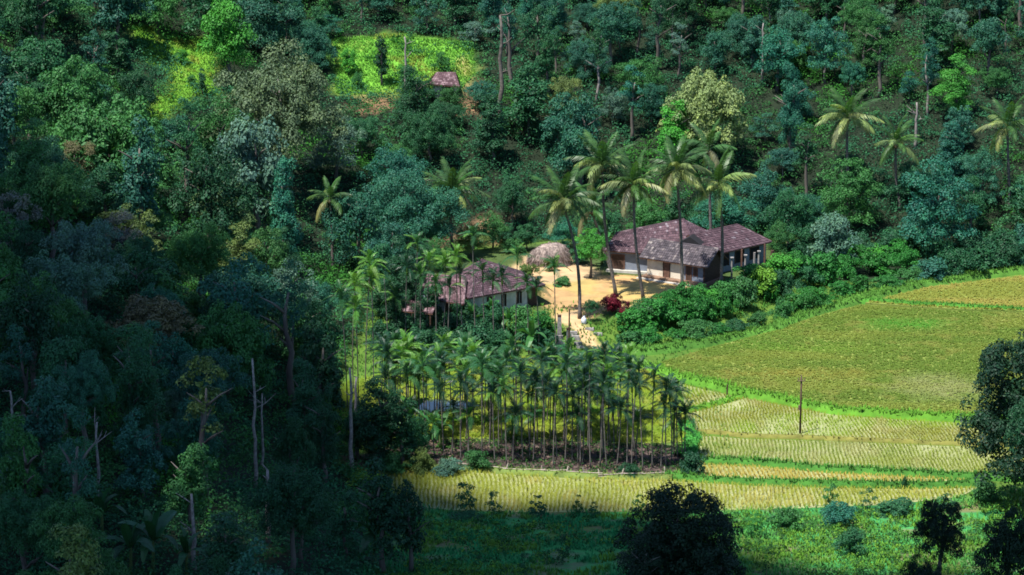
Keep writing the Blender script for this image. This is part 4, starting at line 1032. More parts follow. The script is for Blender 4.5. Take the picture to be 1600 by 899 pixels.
for px, yt, yb, wd, kd, lb, cf in [(1062, 758, 965, 204, 'vast', 'nearest black-green domed tree in front of the lower paddies', .93), (1000, 828, 985, 90, 'round', 'low dark tree against the nearest domed tree', .95), (1118, 850, 985, 90, 'round', 'dark bushy tree on the far flank of the nearest domed tree', .95),
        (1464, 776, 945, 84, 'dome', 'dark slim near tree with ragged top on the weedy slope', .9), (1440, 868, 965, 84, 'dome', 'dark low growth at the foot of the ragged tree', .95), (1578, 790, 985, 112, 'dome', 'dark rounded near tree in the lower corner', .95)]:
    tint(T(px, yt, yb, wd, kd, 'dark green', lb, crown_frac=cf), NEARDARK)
T(600, 716, 900, 88, 'tall', 'dark green', 'tall dark tree with a lit crown edge in front of the lowest paddy')
T(642, 745, 895, 52, 'column', 'dark green', 'dense dark columnar tree at the shaded slope edge')
T(302, 688, 860, 92, 'round', 'mid green', 'green leafy tree draped in climbers in the dark forest', crown_frac=.85)
for px_, yt_, yb_, wd_, kd_, lb_ in [(505, 500, 690, 84, 'round', 'dark tree between forest edge and bright palm clump'), (588, 588, 736, 76, 'round', 'dark dense tree in the shaded end of the grove'), (628, 606, 738, 66, 'open', 'dark loose tree in the shaded end of the grove'), (462, 650, 790, 70, 'big', 'dark wide tree below the grove corner')]:
    T(px_, yt_, yb_, wd_, kd_, 'dark green', lb_, crown_frac=.95)
T(455, 720, 900, 150, 'big', 'dark green', 'black-green bulky tree by the thick pale broken trunk')
T(505, 600, 760, 50, 'tall', 'dark green', 'dark tall tree screening the grove corner')
T(480, 560, 720, 80, 'tall', 'deep green', 'tall dark tree beside the grove, thin leaning trunk')
T(545, 765, 880, 84, 'open', 'deep green', 'dark loose tree beside the small lit grass patch')
T(1190, 262, 360, 86, 'round', 'blue-green', 'dusky tree behind the right wing of the farmhouse')
T(905, 150, 300, 110, 'round', 'blue-green', 'shadowy blue-green tree uphill of the tallest bent palm')
T(1130, 300, 372, 120, 'round', 'teal green', 'low teal bushy tree right behind the farmhouse ridge')
T(1230, 290, 395, 90, 'round', 'deep green', 'rounded tree at the far end of the farmhouse')
T(770, 330, 388, 64, 'round', 'mid green', 'small leafy tree behind the hipped roof')
T(735, 350, 402, 56, 'round', 'olive green', 'small olive bush tree above the hipped roof')
T(610, 345, 440, 74, 'round', 'blue-green', 'shaded tree leaning over the red roof')
T(596, 430, 520, 60, 'round', 'deep green', 'dark tree closing off the end of the white house')
T(500, 470, 640, 92, 'tall', 'deep green', 'tall dark tree next to the bright palm clump')
T(560, 640, 722, 66, 'round', 'deep green', 'dark bushy tree filling the shaded end of the grove')
T(600, 625, 722, 74, 'round', 'dark green', 'dark undergrowth tree inside the grove near its end')
T(650, 645, 722, 60, 'round', 'deep green', 'leafy low tree among the grove stems by the pond')

for px, yt, yb, wd, kd, c, lb in [(628, 372, 500, 76, 'round', 'dark green', 'dark tree hanging over the lowest red roof'), (590, 380, 470, 60, 'round', 'deep green', 'deep green tree uphill of the lowest red roof'), (660, 385, 470, 44, 'open', 'dark green', 'small dark loose tree against the red roof'), (642, 400, 512, 62, 'open', 'dark green', 'dark thin crowned tree in front of the lowest red roof'), (616, 440, 545, 56, 'round', 'dark green', 'dense dark tree covering the far end of the lowest red roof'), (655, 456, 540, 38, 'open', 'dark green', 'dark loose tree covering the middle of the lowest red roof'), (674, 428, 522, 40, 'open', 'deep green', 'slim dark tree in front of the middle red roof'),
        (680, 372, 425, 50, 'round', 'mid green', 'low tree behind the lower red roof'), (822, 350, 392, 46, 'round', 'deep green', 'dark low tree right behind the haystack'), (880, 338, 388, 60, 'round', 'teal green', 'teal low tree behind the haystack, palm side'), (950, 330, 385, 70, 'round', 'deep green', 'dark tree behind the left end of the farmhouse'), (1010, 315, 372, 70, 'round', 'mid green', 'leafy tree behind the main roof slope'), (1060, 300, 366, 80, 'round', 'deep green', 'dark leafy tree behind the main roof apex'),
        (1215, 345, 405, 50, 'round', 'mid green', 'bushy tree touching the right wing end'), (1260, 360, 412, 60, 'round', 'deep green', 'dark bushy tree between right wing and silvery tree'), (790, 350, 384, 40, 'round', 'deep green', 'dark bush-like tree on the straw track')]:
    T(px, yt, yb, wd, kd, c, lb, crown_frac=.93)

# ------------------------------------------------------------------ forest on the slopes
KEEP = [CLEAR1, CLEAR2, [(668, 118), (724, 118), (728, 152), (668, 152)],
        [(600, 520), (615, 440), (650, 405), (700, 395), (745, 390), (820, 365), (895, 362), (940, 385), (960, 350), (1060, 330), (1215, 340), (1235, 395), (1300, 392), (1450, 388), (1600, 425), (1600, 760), (1500, 790), (560, 740), (540, 600), (575, 520)],
        [(690, 760), (1600, 760), (1600, 899), (690, 899)], [(540, 735), (640, 735), (660, 790), (545, 760)], [(470, 740), (505, 740), (505, 772), (470, 772)],
        [(660, 250), (760, 250), (760, 350), (660, 350)], [(840, 270), (910, 270), (910, 360), (840, 360)], [(905, 200), (985, 200), (985, 330), (905, 330)],
        [(1015, 210), (1100, 210), (1100, 330), (1015, 330)], [(1100, 240), (1195, 240), (1195, 320), (1100, 320)], [(1275, 140), (1375, 140), (1375, 225), (1275, 225)], [(1365, 200), (1445, 200), (1445, 250), (1365, 250)], [(1545, 160), (1610, 160), (1610, 240), (1545, 240)],
        [(490, 290), (548, 290), (548, 345), (490, 345)], [(535, 410), (600, 410), (600, 550), (535, 550)], [(776, 40), (790, 40), (790, 190), (776, 190)], [(394, 590), (426, 590), (426, 740), (394, 740)], [(414, 745), (430, 745), (430, 840), (414, 840)], [(148, 690), (162, 690), (162, 780), (148, 780)],
        [(275, 730), (335, 730), (335, 800), (275, 800)], [(200, 850), (300, 850), (300, 899), (200, 899)], [(1055, 120), (1155, 120), (1155, 200), (1055, 200)], [(455, 215), (470, 215), (470, 262), (455, 262)], [(270, 355), (355, 355), (355, 430), (270, 430)], [(380, 90), (500, 90), (500, 180), (380, 180)]]
def far_edge(poly):
    return max(at(*p)[1] for p in poly) + .5
KEEPD = [(k_, far_edge(k_) if i != 3 else 322) for i, k_ in enumerate(KEEP)]
fr = random.Random(23)
cand = []
for ps_ in range(2):
    c_ = [(gx_ + fr.uniform(-2.2, 2.2), gy_ + fr.uniform(-2.2, 2.2), ps_) for gy_ in np.arange(172, 402, 4.4) for gx_ in np.arange(-78, 80, 4.4)]
    fr.shuffle(c_); cand += c_
placed = [(t['base'][0], t['base'][1], t['R']) for t in TREES]
nauto = 0
for x, y, ps_ in cand:
    d = float(hill_d(np.array([x]), np.array([y]))[0])
    if d < 1.2 or (y < 250 and x > -9) or (y < 246 and x > -15.5):
        continue
    z = float(hz(x, y)); px, py, dep = proj(x, y, z)
    if px < -70 or px > 1670 or py > 1080:
        continue
    far = sstep(330, 375, y) if px > 420 else 0.0
    H = fr.uniform(7, 12.5) * (1 - .25 * far); R = fr.uniform(2.9, 4.9) * (1 - .25 * far)
    if px < 420:
        H *= 1.1; R *= 1.1
    if y < 235:
        H *= .85; R *= .78
    if ps_:
        H *= .62; R *= .72
    s_ = F / dep; ht_ = H * s_ * .97; w_ = R * s_
    if py - ht_ > 905 or py < -60:
        continue
    if any(math.hypot(x - a, y - b_) < (.72, .68, .66)[ps_] * (R + r_) for a, b_, r_ in placed):
        continue
    sx = np.array([px + w_ * u_ * math.sqrt(max(0, 1 - (2 * v_ - 1) ** 2)) for v_ in (.02, .2, .5, .8) for u_ in (-.85, 0, .85)]); sy = np.array([py - ht_ * (1 - v_ * .9) for v_ in (.02, .2, .5, .8) for u_ in (-.85, 0, .85)])
    if any(y < ym_ and inpoly(sx, sy, k_).any() for k_, ym_ in KEEPD) or any(inpoly(np.array([x]), np.array([y]), k_)[0] for k_ in (W1, W2)):
        continue
    if px < 430:
        colr = fr.choices(['deep green', 'mid green', 'olive green', 'grey-green', 'blue-green', 'rusty brown', 'dark green'], [5, 5, .9, 2, 4.5, .06, 1])[0]
    else:
        colr = fr.choices(['deep green', 'mid green', 'olive green', 'grey-green', 'blue-green', 'teal green', 'bright green', 'dark green', 'greyish mauve'], [3, 3.4, .6, 1.8, 6, 5, .25, 1.0, .2])[0]
    kd = fr.choices(['round', 'broad', 'tall', 'layered', 'open', 'feather', 'dome'], [3, 2, 3.2, 2, 2.2, 2.4, 2])[0]
    if kd == 'tall':
        R *= .68; H *= 1.15
    if kd == 'feather':
        R *= .52; H *= 1.25
    if kd == 'broad':
        R *= 1.18
    put_tree((x, y, z - .1), H, R, kd, colr, trunk=TRUNK_PALE if fr.random() < .12 else None); placed.append((x, y, R)); nauto += 1
print('tris', sum(sum(len(p.vertices) - 2 for p in m_.polygons) if len(m_.polygons) < 4000 else len(m_.polygons) * (len(m_.loops) // len(m_.polygons) - 2) for m_ in bpy.data.meshes)); print('auto trees', sum(1 for t in TREES if t['px'] > 0), nauto, 'of', len(TREES))

# ------------------------------------------------------------------ hedge, shrubs and other plants
SHRUBS = []
def shrub(px, ytop, ybase, wpx, colour, label=None, group=None, name='shrub', cat='bush', proto='shrub'):
    b0 = at(px, ybase); s_ = scale_at(b0); H = max(.5, (ybase - ytop) / (s_ * math.cos(PITCH))); R = wpx / 2 / s_
    me, half, ht_ = RNG.choice(CROWN[proto])
    c = colour if isinstance(colour, tuple) else PAL[colour]
    o = link(name, me, None, b0 - (0, 0, .1), label, cat, group, color=jit(c)); k_ = 1.04 if proto == 'shrub' else 1.0; o.scale = (R / half * k_, R / half * k_, H / ht_ * (1.0 if proto == 'shrub' else 1)); o.rotation_euler.z = RNG.uniform(0, 6.28)
    SHRUBS.append((o, px, ybase)); return o
bot = [(962, 543), (1050, 534), (1130, 524), (1205, 507), (1275, 478), (1345, 455), (1440, 436)]
mid_ = [(972, 522), (1055, 508), (1130, 494), (1195, 470), (1265, 447), (1338, 430), (1438, 418)]
topl = [(992, 500), (1062, 484), (1122, 470), (1180, 440), (1250, 421), (1330, 408), (1436, 406)]
def along(pl, t):
    k = t * (len(pl) - 1); i = min(int(k), len(pl) - 2); f_ = k - i
    return pl[i][0] + (pl[i + 1][0] - pl[i][0]) * f_, pl[i][1] + (pl[i + 1][1] - pl[i][1]) * f_
ORD = ['first', 'second', 'third', 'fourth', 'fifth', 'sixth', 'seventh', 'eighth', 'ninth', 'tenth', 'eleventh', 'twelfth', 'thirteenth', 'fourteenth', 'fifteenth', 'sixteenth', 'seventeenth', 'eighteenth', 'nineteenth', 'twentieth']
for t_ in ('twenty', 'thirty', 'forty', 'fifty', 'sixty', 'seventy', 'eighty'):
    ORD += ([t_[:-1] + 'ieth'] if t_ != 'twenty' else []) + [t_ + '-' + o_ for o_ in ORD[:9]]
for ri, (pl, nb, nm) in enumerate(((bot, 14, 'front row of the hedge'), (mid_, 13, 'middle row of the hedge'), (topl, 13, 'top row of the hedge'))):
    for k in range(nb):
        x, y = along(pl, (k + .3 + .4 * RNG.random()) / nb)
        hh = (RNG.uniform(30, 50) if ri else RNG.uniform(20, 36)) * (1 if x < 1320 else .8)
        if ri == 2 and 1085 < x < 1215:
            hh = RNG.uniform(16, 30)
        c = 'hedge green' if RNG.random() < .6 else RNG.choice(['bright green', 'deep green', 'mid green', 'mid green'])
        shrub(x, y - hh, y + 3, RNG.uniform(36, 68), c, '%s bush from the path end in the %s' % (ORD[k], nm), 'hedge bushes')
for k, (x, y, w_, h_) in enumerate([(1455, 438, 60, 36), (1490, 430, 64, 44), (1530, 426, 70, 40), (1572, 420, 66, 44), (1612, 416, 70, 46), (1470, 420, 60, 50), (1515, 414, 66, 50), (1560, 408, 66, 52), (1600, 404, 66, 54), (1250, 410, 56, 36), (1290, 406, 60, 40), (1340, 404, 60, 40), (1390, 402, 60, 42), (1430, 400, 60, 46)]):
    shrub(x, y - h_, y + 2, w_, RNG.choice(['dark green', 'deep green', 'blue-green']), '%s dark bush along the field edge past the hedge, farmhouse end first' % ORD[k], 'dark bushes at the field edge')
shrub(1190, 415, 462, 56, 'lime green', 'lime yellow bush in the hedge below the fence posts', 'hedge bushes')
shrub(961, 456, 493, 34, (.16, .012, .03), 'round dark red leaved bush at the front edge of the yard')
shrub(981, 470, 477, 9, (.10, .02, .03), 'tiny reddish bush beside the red leaved bush')
T(922, 468, 505, 26, 'round', 'deep green', 'tiny round tree on the yard corner beside the path', crown_frac=.62)
for px, yt, yb, wd, c, lb in [(700, 490, 540, 60, 'dark green', 'dark bush below the verandah of the red roof'), (770, 470, 520, 50, 'deep green', 'bush against the white wall, window side'), (722, 468, 520, 54, 'dark green', 'dark bush below the roof junction'), (760, 492, 545, 56, 'deep green', 'dark bush under the white wall'), (815, 478, 530, 60, 'mid green', 'leafy bush hiding the base of the white windows'), (848, 482, 522, 44, 'hedge green', 'bush at the corner of the white house by the path'), (840, 510, 552, 50, 'deep green', 'bush below the stone gate'),
        (600, 500, 548, 56, 'dark green', 'dark bush in shade beside the cut stump'), (645, 498, 545, 60, 'dark green', 'dark bush between pale stem and stump'), (690, 512, 552, 60, 'dark green', 'dark bush between the two pale stems'), (740, 500, 548, 60, 'deep green', 'dark bush under the tallest slender palm'), (650, 478, 505, 40, 'dark green', 'dark bush against the lower verandah'), (780, 512, 556, 56, 'dark green', 'dark bush among banana plants below the white house'), (720, 515, 556, 56, 'dark green', 'dark bush near the shaded stems'), (665, 512, 556, 60, 'dark green', 'dark bush in deep shade below the red roof'), (628, 520, 566, 56, 'deep green', 'dark bush at the shaded end of the grove top'), (860, 402, 425, 26, 'olive green', 'low bush on straw ground below the haystack'),
        (824, 412, 436, 30, 'olive green', 'low scrub beside the pale straw track'), (880, 432, 446, 30, 'mid green', 'weedy clump at the yard edge under the leaning palm'), (1085, 455, 476, 44, 'hedge green', 'bush where the hedge meets the annexe corner'), (1025, 470, 490, 46, 'hedge green', 'bush at the front corner of the yard'), (800, 372, 396, 34, 'mid green', 'bush behind the straw ground'), (905, 384, 414, 36, 'deep green', 'dark bush between haystack and blue wall'),
        (1080, 706, 744, 40, 'dark green', 'dark bush at the tip of the grove fence'), (700, 716, 744, 50, 'grey-green', 'pale grey bush in front of the grove stems'), (745, 702, 738, 44, 'mid green', 'green bush at the grove fence'), (660, 700, 740, 46, 'olive green', 'olive bush at the dark end of the grove'), (612, 706, 742, 50, 'mid green', 'bush by the grove corner over the lit grass'), (985, 722, 746, 30, 'dark green', 'low bush under the last grove palms'), (575, 735, 760, 60, 'lime green', 'lime green bush lit at the corner of the lowest paddy'),
        (728, 752, 806, 44, 'deep green', 'dark tall shrub at the shade line of the lowest paddy'), (772, 766, 806, 34, 'deep green', 'smaller dark shrub beside the tall one at the shade line'), (838, 772, 808, 42, 'deep green', 'rounded dark shrub at the shade line'), (902, 770, 806, 22, 'mid green', 'thin sapling at the shade line'), (928, 782, 808, 24, 'deep green', 'second small sapling at the shade line'), (1000, 770, 806, 30, 'mid green', 'sapling touching the nearest domed tree'), (880, 832, 882, 30, 'deep green', 'small dark shrub on the shaded grass slope'), (820, 862, 905, 30, 'deep green', 'low shrub near the lower frame edge on shaded grass'), (730, 800, 812, 60, 'deep green', 'low dark growth under the tall shrub'),
        (1298, 756, 800, 32, 'mid green', 'spindly shrub before the straw coloured rows'), (1357, 762, 798, 32, 'deep green', 'round headed shrub before the straw coloured rows'), (1413, 743, 764, 12, 'deep green', 'tiny upright shrub on the bund'), (1310, 780, 822, 56, 'teal green', 'dark bluish shrub on the weedy slope'), (1400, 780, 806, 60, 'deep green', 'spreading shrub at the weedy slope top'), (1480, 770, 800, 44, 'deep green', 'shrub beside the ragged dark tree'), (1540, 752, 784, 50, 'mid green', 'shrub below the large teal tree'), (1230, 790, 830, 50, 'mid green', 'leafy shrub on the weedy slope, near its top'), (1180, 800, 840, 46, 'hedge green', 'bright shrub beside the nearest domed tree'), (1330, 822, 870, 52, 'deep green', 'dark shrub in the middle of the weedy slope')]:
    shrub(px, yt, yb, wd, c, lb, proto='sapling' if (yb > 790 or 'spindly' in lb or 'sapling' in lb) and wd < 48 else 'shrub')

# ------------------------------------------------------------------ grove fence, posts, poles, gate
fl = [(640, 728), (700, 733), (760, 738), (820, 741), (880, 744), (940, 748), (1000, 749), (1040, 746)]
fw = [at(*p) for p in fl]; fence = thing('stick_fence', fw[3], 'low rough fence of pale sticks and stakes along the grove front', 'fence')
b0 = np.array(fence.location); rs = random.Random(3); L = resample([p[:2] for p in fw], 1.5)
stk = []
for i, p in enumerate(L):
    z = float(hz(*p)) ; hh = rs.uniform(.5, 1.0); ln = np.array((rs.uniform(-.3, .3), rs.uniform(-.1, .1), hh)); r_ = rs.uniform(.04, .085)
    mb = MB(); q_ = np.array((p[0] + rs.uniform(-.3, .3), p[1] + rs.uniform(-.1, .1), z)) - b0; mb.tube([q_ - (0, 0, .2), q_ + ln], [r_, r_ * .8], 6); link('stake', mb.mesh('stake', M['pale_bark'] if i % 3 == 0 else M['stick']), fence)
    stk.append(q_)
for i in range(len(stk) - 1):
    for hgt in (.2, .48):
        if rs.random() < .85:
            a, c = stk[i] + (-.2, -.09, hgt + rs.uniform(-.1, .1)), stk[i + 1] + (.2, -.09, hgt + rs.uniform(-.1, .1)); mb = MB(); mb.tube([a, (a + c) / 2 + (0, 0, rs.uniform(-.06, .06)), c], [.035, .04, .03], 5); link('rail', mb.mesh('rail', M['stick']), fence)

def post(px, ytop, ybase, w_, label, capped=False, mat='cement', name='fence_post', cat='post', group=None):
    b0 = at(px, ybase); s_ = scale_at(b0); H = (ybase - ytop) / (s_ * math.cos(PITCH)); r_ = w_ / s_ / 2; t_ = thing(name, b0, label, cat, group)
    mb = MB(); mb.tube([(0, 0, -.3), (0, 0, H * .5), (.02, 0, H)], [r_ * 1.1, r_, r_ * .92], 8); link('shaft', mb.mesh('shaft', M[mat]), t_)
    if capped:
        mb = MB(); mb.box((.02, 0, H + .06), (r_ * 1.6, 0, 0), (0, r_ * 1.6, 0), (0, 0, .055)); link('cap', mb.mesh('cap', M['stone']), t_)
    return t_
post(1143, 405, 436, 3.2, 'flat capped post nearest the gable end, behind the hedge', True, 'stone', group='posts behind the hedge')
post(1164, 400, 432, 3.2, 'flat capped post behind the hedge, next to the tall bare one', True, 'stone', group='posts behind the hedge')
post(1178, 396, 436, 4, 'tall bare pale post standing out of the hedge', False, 'pale_bark', group='posts behind the hedge')
post(1185, 395, 425, 3.2, 'short capped post close behind the tall bare post', True, 'stone', group='posts behind the hedge')
post(1206, 392, 420, 6, 'dark wooden post at the far corner of the wing', False, 'dark_wood', group='posts behind the hedge')
post(889, 484, 556, 2.5, 'thin dark wooden pole beside the stone gate', False, 'dark_wood', 'wooden_pole', 'pole')
post(1136, 602, 622, 2.5, 'thin short stick on the grassy bund between paddies', False, 'dark_wood', 'wooden_stick', 'stick')
pb = at(1250, 681); s_ = scale_at(pb); PH = 91 / s_ / math.cos(PITCH)
pole = thing('electric_pole', pb, 'dark electric pole standing alone in the paddies', 'pole')
mb = MB(); mb.tube([(0, 0, -.4), (0, 0, PH * .5), (0, 0, PH)], [.105, .09, .075], 9); link('shaft', mb.mesh('shaft', M['dark_wood'], True), pole)
mb = MB(); mb.box((0, -.12, PH - .35), (.34, 0, 0), (0, .03, 0), (0, 0, .035)); link('cross_arm', mb.mesh('cross_arm', M['iron']), pole)
for x in (-.29, .29, 0):
    mb = MB(); zz = PH - .3 if x else PH + .0; mb.tube([(x, -.12 if x else 0, zz), (x, -.12 if x else 0, zz + .08), (x, -.12 if x else 0, zz + .2)], [.022, .042, .026], 8); link('insulator', mb.mesh('insulator', M['iron'], True), pole)
mb = MB(); mb.box((-.14, -.02, 2.6), (.08, 0, 0), (0, .1, 0), (0, 0, .22)); link('switch_box', mb.mesh('switch_box', M['iron']), pole)
shrub(1244, 622, 634, 12, 'deep green', 'tiny dark bush on the bund behind the electric pole')

gp = at(883, 552)
gate = thing('gate_wall', gp, 'weathered stone gate wall and pillars stepping down beside the path', 'gate')
def gbox(px, py, wx, wy, h, name, mat, z0=-.3):
    p = at(px, py) - gp; mb = MB(); k = .06
    base = [p + (-wx / 2, -wy / 2, z0), p + (wx / 2, -wy / 2, z0), p + (wx / 2, wy / 2, z0), p + (-wx / 2, wy / 2, z0)]
    tp = [p + (-wx / 2 + k, -wy / 2 + k, h), p + (wx / 2 - k, -wy / 2 + k, h), p + (wx / 2 - k, wy / 2 - k, h), p + (-wx / 2 + k, wy / 2 - k, h)]
    mb.prism(base, tp); o = link(name, mb.mesh(name, M[mat]), gate); return o, p
for px, py, h in ((874, 530, 2.2), (888, 545, 1.9)):
    o, p = gbox(px, py, .5, .5, h, 'pillar', 'stone'); mb = MB(); mb.box(p + (0, 0, h + .09), (.2, 0, 0), (0, .2, 0), (0, 0, .09)); link('cap', mb.mesh('cap', M['dark_wood']), o)
gbox(872, 545, 1.1, .35, 1.3, 'wall', 'stone'); gbox(880, 548, .5, .3, 1.0, 'wall', 'cement'); gbox(890, 551, .35, .3, .7, 'wall', 'stone')
for k in range(4):
    gbox(896 + 3.5 * k, 528 + 5.5 * k, .9, .5, .42 - .08 * k, 'step', 'stone')
for px, py, lb in ((921, 517, 'upper flat pale stone slab beside the path'), (934, 525, 'lower flat pale stone slab beside the path')):
    p = at(px, py); t_ = MB(); t_.prism([(-.5, -.2, -.1), (.45, -.25, -.1), (.5, .2, -.1), (-.4, .25, -.1)], [(-.46, -.18, .16), (.42, -.2, .14), (.46, .18, .15), (-.36, .2, .17)]); link('stone_slab', t_.mesh('stone_slab', M['stone']), None, p, lb, 'slab')
p = at(912, 507); mb = MB(); mb.tube([(0, 0, -.05), (0, 0, .12), (.02, 0, .42), (.03, 0, .6), (.04, 0, .68), (.02, 0, .78)], [.24, .3, .29, .2, .08, .13], 10); link('sack', mb.mesh('sack', M['cloth'], True), None, p, 'white sack standing at the foot of the leaning palm', 'sack')

# ------------------------------------------------------------------ ground cover: undergrowth, grass, weeds
def ray_ok(X, Y, polyW):
    return inpoly(X, Y, polyW)
rs = np.random.RandomState(77)
nB = 13500; X = rs.uniform(-72, 74, nB * 4); Y = rs.uniform(172, 398, nB * 4); d = hill_d(X, Y); Z = hz(X, Y); px, py, _ = proj(X, Y, Z)
ok = (d > .3) & ~((Y < 252) & (X > -10)) & (px > -60) & (px < 1660) & (py > -60) & (py < 1120)
for p_ in (W1, W2):
    ok &= ~(inpoly(X, Y, p_) & (fbm(X / 3.5, Y / 3.5, 63) < .56))
ok &= ~inpoly(X, Y, VILLAGE)
for p_ in WB:
    ok &= ~(inpoly(X, Y, p_) & (rs.rand(len(X)) < .3))
k = np.where(ok)[0][:nB]; X, Y, Z = X[k], Y[k], Z[k]
r = .55 + 1.15 * rs.rand(len(k)) ** 1.6; Cc = np.stack((X, Y, Z + r * .5), 1)
Vs, Cs = [], []
t = fbm(X / 9, Y / 9, 41); tint = np.where(t[:, None] < .5, np.array(PAL['deep green']) * 1.15, np.where(t[:, None] < .62, np.array(PAL['mid green']), np.array(PAL['bright green']) * .6)) * (.7 + .7 * rs.rand(len(k), 1))
per = 38
dd = rs.normal(size=(len(k), per, 3)); dd[..., 2] = np.abs(dd[..., 2]); dd = nrm(dd); P = (Cc[:, None] + dd * r[:, None, None] * (.6 + .5 * rs.rand(len(k), per, 1)) * (1.15, 1.15, .8)).reshape(-1, 3)
V, Fc = leaf_quads(P, dd.reshape(-1, 3) + rs.normal(size=P.shape) * .4 + (0, 0, .3), .25 * (.6 + .8 * rs.rand(len(P))), rs)
link('undergrowth', np_mesh('undergrowth', V, Fc, M['cover'], np.repeat(np.repeat(tint, per, 0), 4, 0)), kind='stuff')

def scatter(n, box, polyW=None, test=None, seed=0):
    rs_ = np.random.RandomState(seed); X = rs_.uniform(box[0], box[1], n); Y = rs_.uniform(box[2], box[3], n); ok = np.ones(n, bool)
    if polyW is not None:
        ok &= inpoly(X, Y, polyW)
    if test is not None:
        ok &= test(X, Y)
    X, Y = X[ok], Y[ok]; return np.stack((X, Y, hz(X, Y)), 1), rs_
def bbox(poly):
    a = np.array(poly); return a[:, 0].min(), a[:, 0].max(), a[:, 1].min(), a[:, 1].max()
# clearings
for i, (p_, c_) in enumerate(((W1, (.15, .37, .04)), (W2, (.13, .37, .045)))):
    P, rs = scatter(9000, bbox(p_), p_, seed=80 + i); t = .6 * sstep(.56, .7, fbm(P[:, 0] / 3, P[:, 1] / 3, 9))[:, None]
    grass_add(P, (np.array(c_) * (1 - t) + np.array((.27, .26, .05)) * t) * (.7 + .6 * rs.rand(len(P), 1)), .15 + .22 * rs.rand(len(P)))
# shaded slope in front, verge below the hedge, yard edges
P, rs = scatter(30000, (-12, 52, 200, 241), None, lambda X, Y: ~inpoly(X, Y, field_w(FIELDS['front'][0], .05)) & (fbm(X / 2.2, Y / 2.2, 15) > .38), 90)
t = sstep(.46, .62, fbm(P[:, 0] / 4, P[:, 1] / 4, 19))[:, None]
t = np.clip(t + sstep(8, 20, P[:, :1]) * .55, 0, 1)  # yellower towards the right: sunlight on the slope put into the grass colour
grass_add(P, (np.array((.03, .27, .085)) * (1 - t) + np.array((.11, .27, .03)) * t) * (.7 + .6 * rs.rand(len(P), 1)), .15 + .3 * rs.rand(len(P)))
P, rs = scatter(9000, (5, 32, 268, 318), None, lambda X, Y: (hz(X, Y) > .05) & (hz(X, Y) < 1.4) & (hill_d(X, Y) < 0), 91)
grass_add(P, np.array((.06, .19, .03)) * (.7 + .7 * rs.rand(len(P), 1)), .2 + .3 * rs.rand(len(P)))
P, rs = scatter(5200, bbox(VILLAGE), VILLAGE, lambda X, Y: ~inpoly(X, Y, YARD), 92)
P = P[~inpoly(P[:, 0], P[:, 1], STRAWG) & ~inpoly(P[:, 0], P[:, 1], PATH)]
grass_add(P, np.array((.12, .17, .035)) * (.8 + .5 * rs.rand(len(P), 1)), .05 + .07 * rs.rand(len(P)))
P, rs = scatter(9000, (-25, 20, 240, 300), None, lambda X, Y: (hill_d(X, Y) < 0) & ~inpoly(X, Y, GROVE) & ~inpoly(X, Y, field_w(FIELDS['grove'][0], .07)) & ~inpoly(X, Y, field_w(FIELDS['front'][0], .05)) & ~inpoly(X, Y, PATH), 93)
grass_add(P, np.array((.075, .21, .028)) * (.6 + .7 * rs.rand(len(P), 1)), .15 + .25 * rs.rand(len(P)))
GP, GC, GH = np.concatenate(GRASS_P), np.concatenate(GRASS_C), np.concatenate(GRASS_H)
link('grass', blades(GP, GH, .07, .5, 4, np.random.RandomState(5), GC, 'grass'), kind='stuff')
# low plants, dead fronds and litter on the grove floor
P, rs = scatter(1500, bbox(GROVE), GROVE, None, 97); n = len(P); per = 9; r = .15 + .3 * rs.rand(n)
c = np.where(rs.rand(n, 1) < .45, np.array((.025, .075, .025)), np.where(rs.rand(n, 1) < .6, np.array((.16, .12, .10)), np.array((.05, .15, .03))))
dd = rs.normal(size=(n, per, 3)); dd[..., 2] = np.abs(dd[..., 2]) * .8; dd = nrm(dd); Q = (P[:, None] + (0, 0, .06) + dd * r[:, None, None]).reshape(-1, 3)
V, Fc = leaf_quads(Q, dd.reshape(-1, 3) + rs.normal(size=Q.shape) * .5 + (0, 0, .4), .22 * (.6 + .9 * rs.rand(len(Q))), rs, .5)
link('grove_litter', np_mesh('grove_litter', V, Fc, M['cover'], np.repeat(np.repeat(c, per, 0), 4, 0)), kind='stuff')
# broad-leaved weeds on the slope in front
P, rs = scatter(4200, (-8, 52, 204, 240), None, lambda X, Y: (hz(X, Y) > .0) & ~inpoly(X, Y, field_w(FIELDS['front'][0], .05)) & (fbm(X / 3, Y / 3, 55) + .10 * sstep(10, 22, X) > .53), 94)
P = P[:2200]; n = len(P); r = .2 + .5 * rs.rand(n); c = np.where(rs.rand(n, 1) < .4, np.array((.03, .10, .03)), np.where(rs.rand(n, 1) < .5, np.array((.06, .20, .03)), np.array((.12, .26, .032))))
per = 16; dd = rs.normal(size=(n, per, 3)); dd[..., 2] = np.abs(dd[..., 2]); dd = nrm(dd)
Q = (P[:, None] + (0, 0, .1) + dd * r[:, None, None] * (.7 + .5 * rs.rand(n, per, 1))).reshape(-1, 3)
V, Fc = leaf_quads(Q, dd.reshape(-1, 3) + rs.normal(size=Q.shape) * .35 + (0, 0, .5), .2 * (.6 + .8 * rs.rand(len(Q))), rs, .7)
link('weeds', np_mesh('weeds', V, Fc, M['cover'], np.repeat(np.repeat(c, per, 0), 4, 0)), kind='stuff')

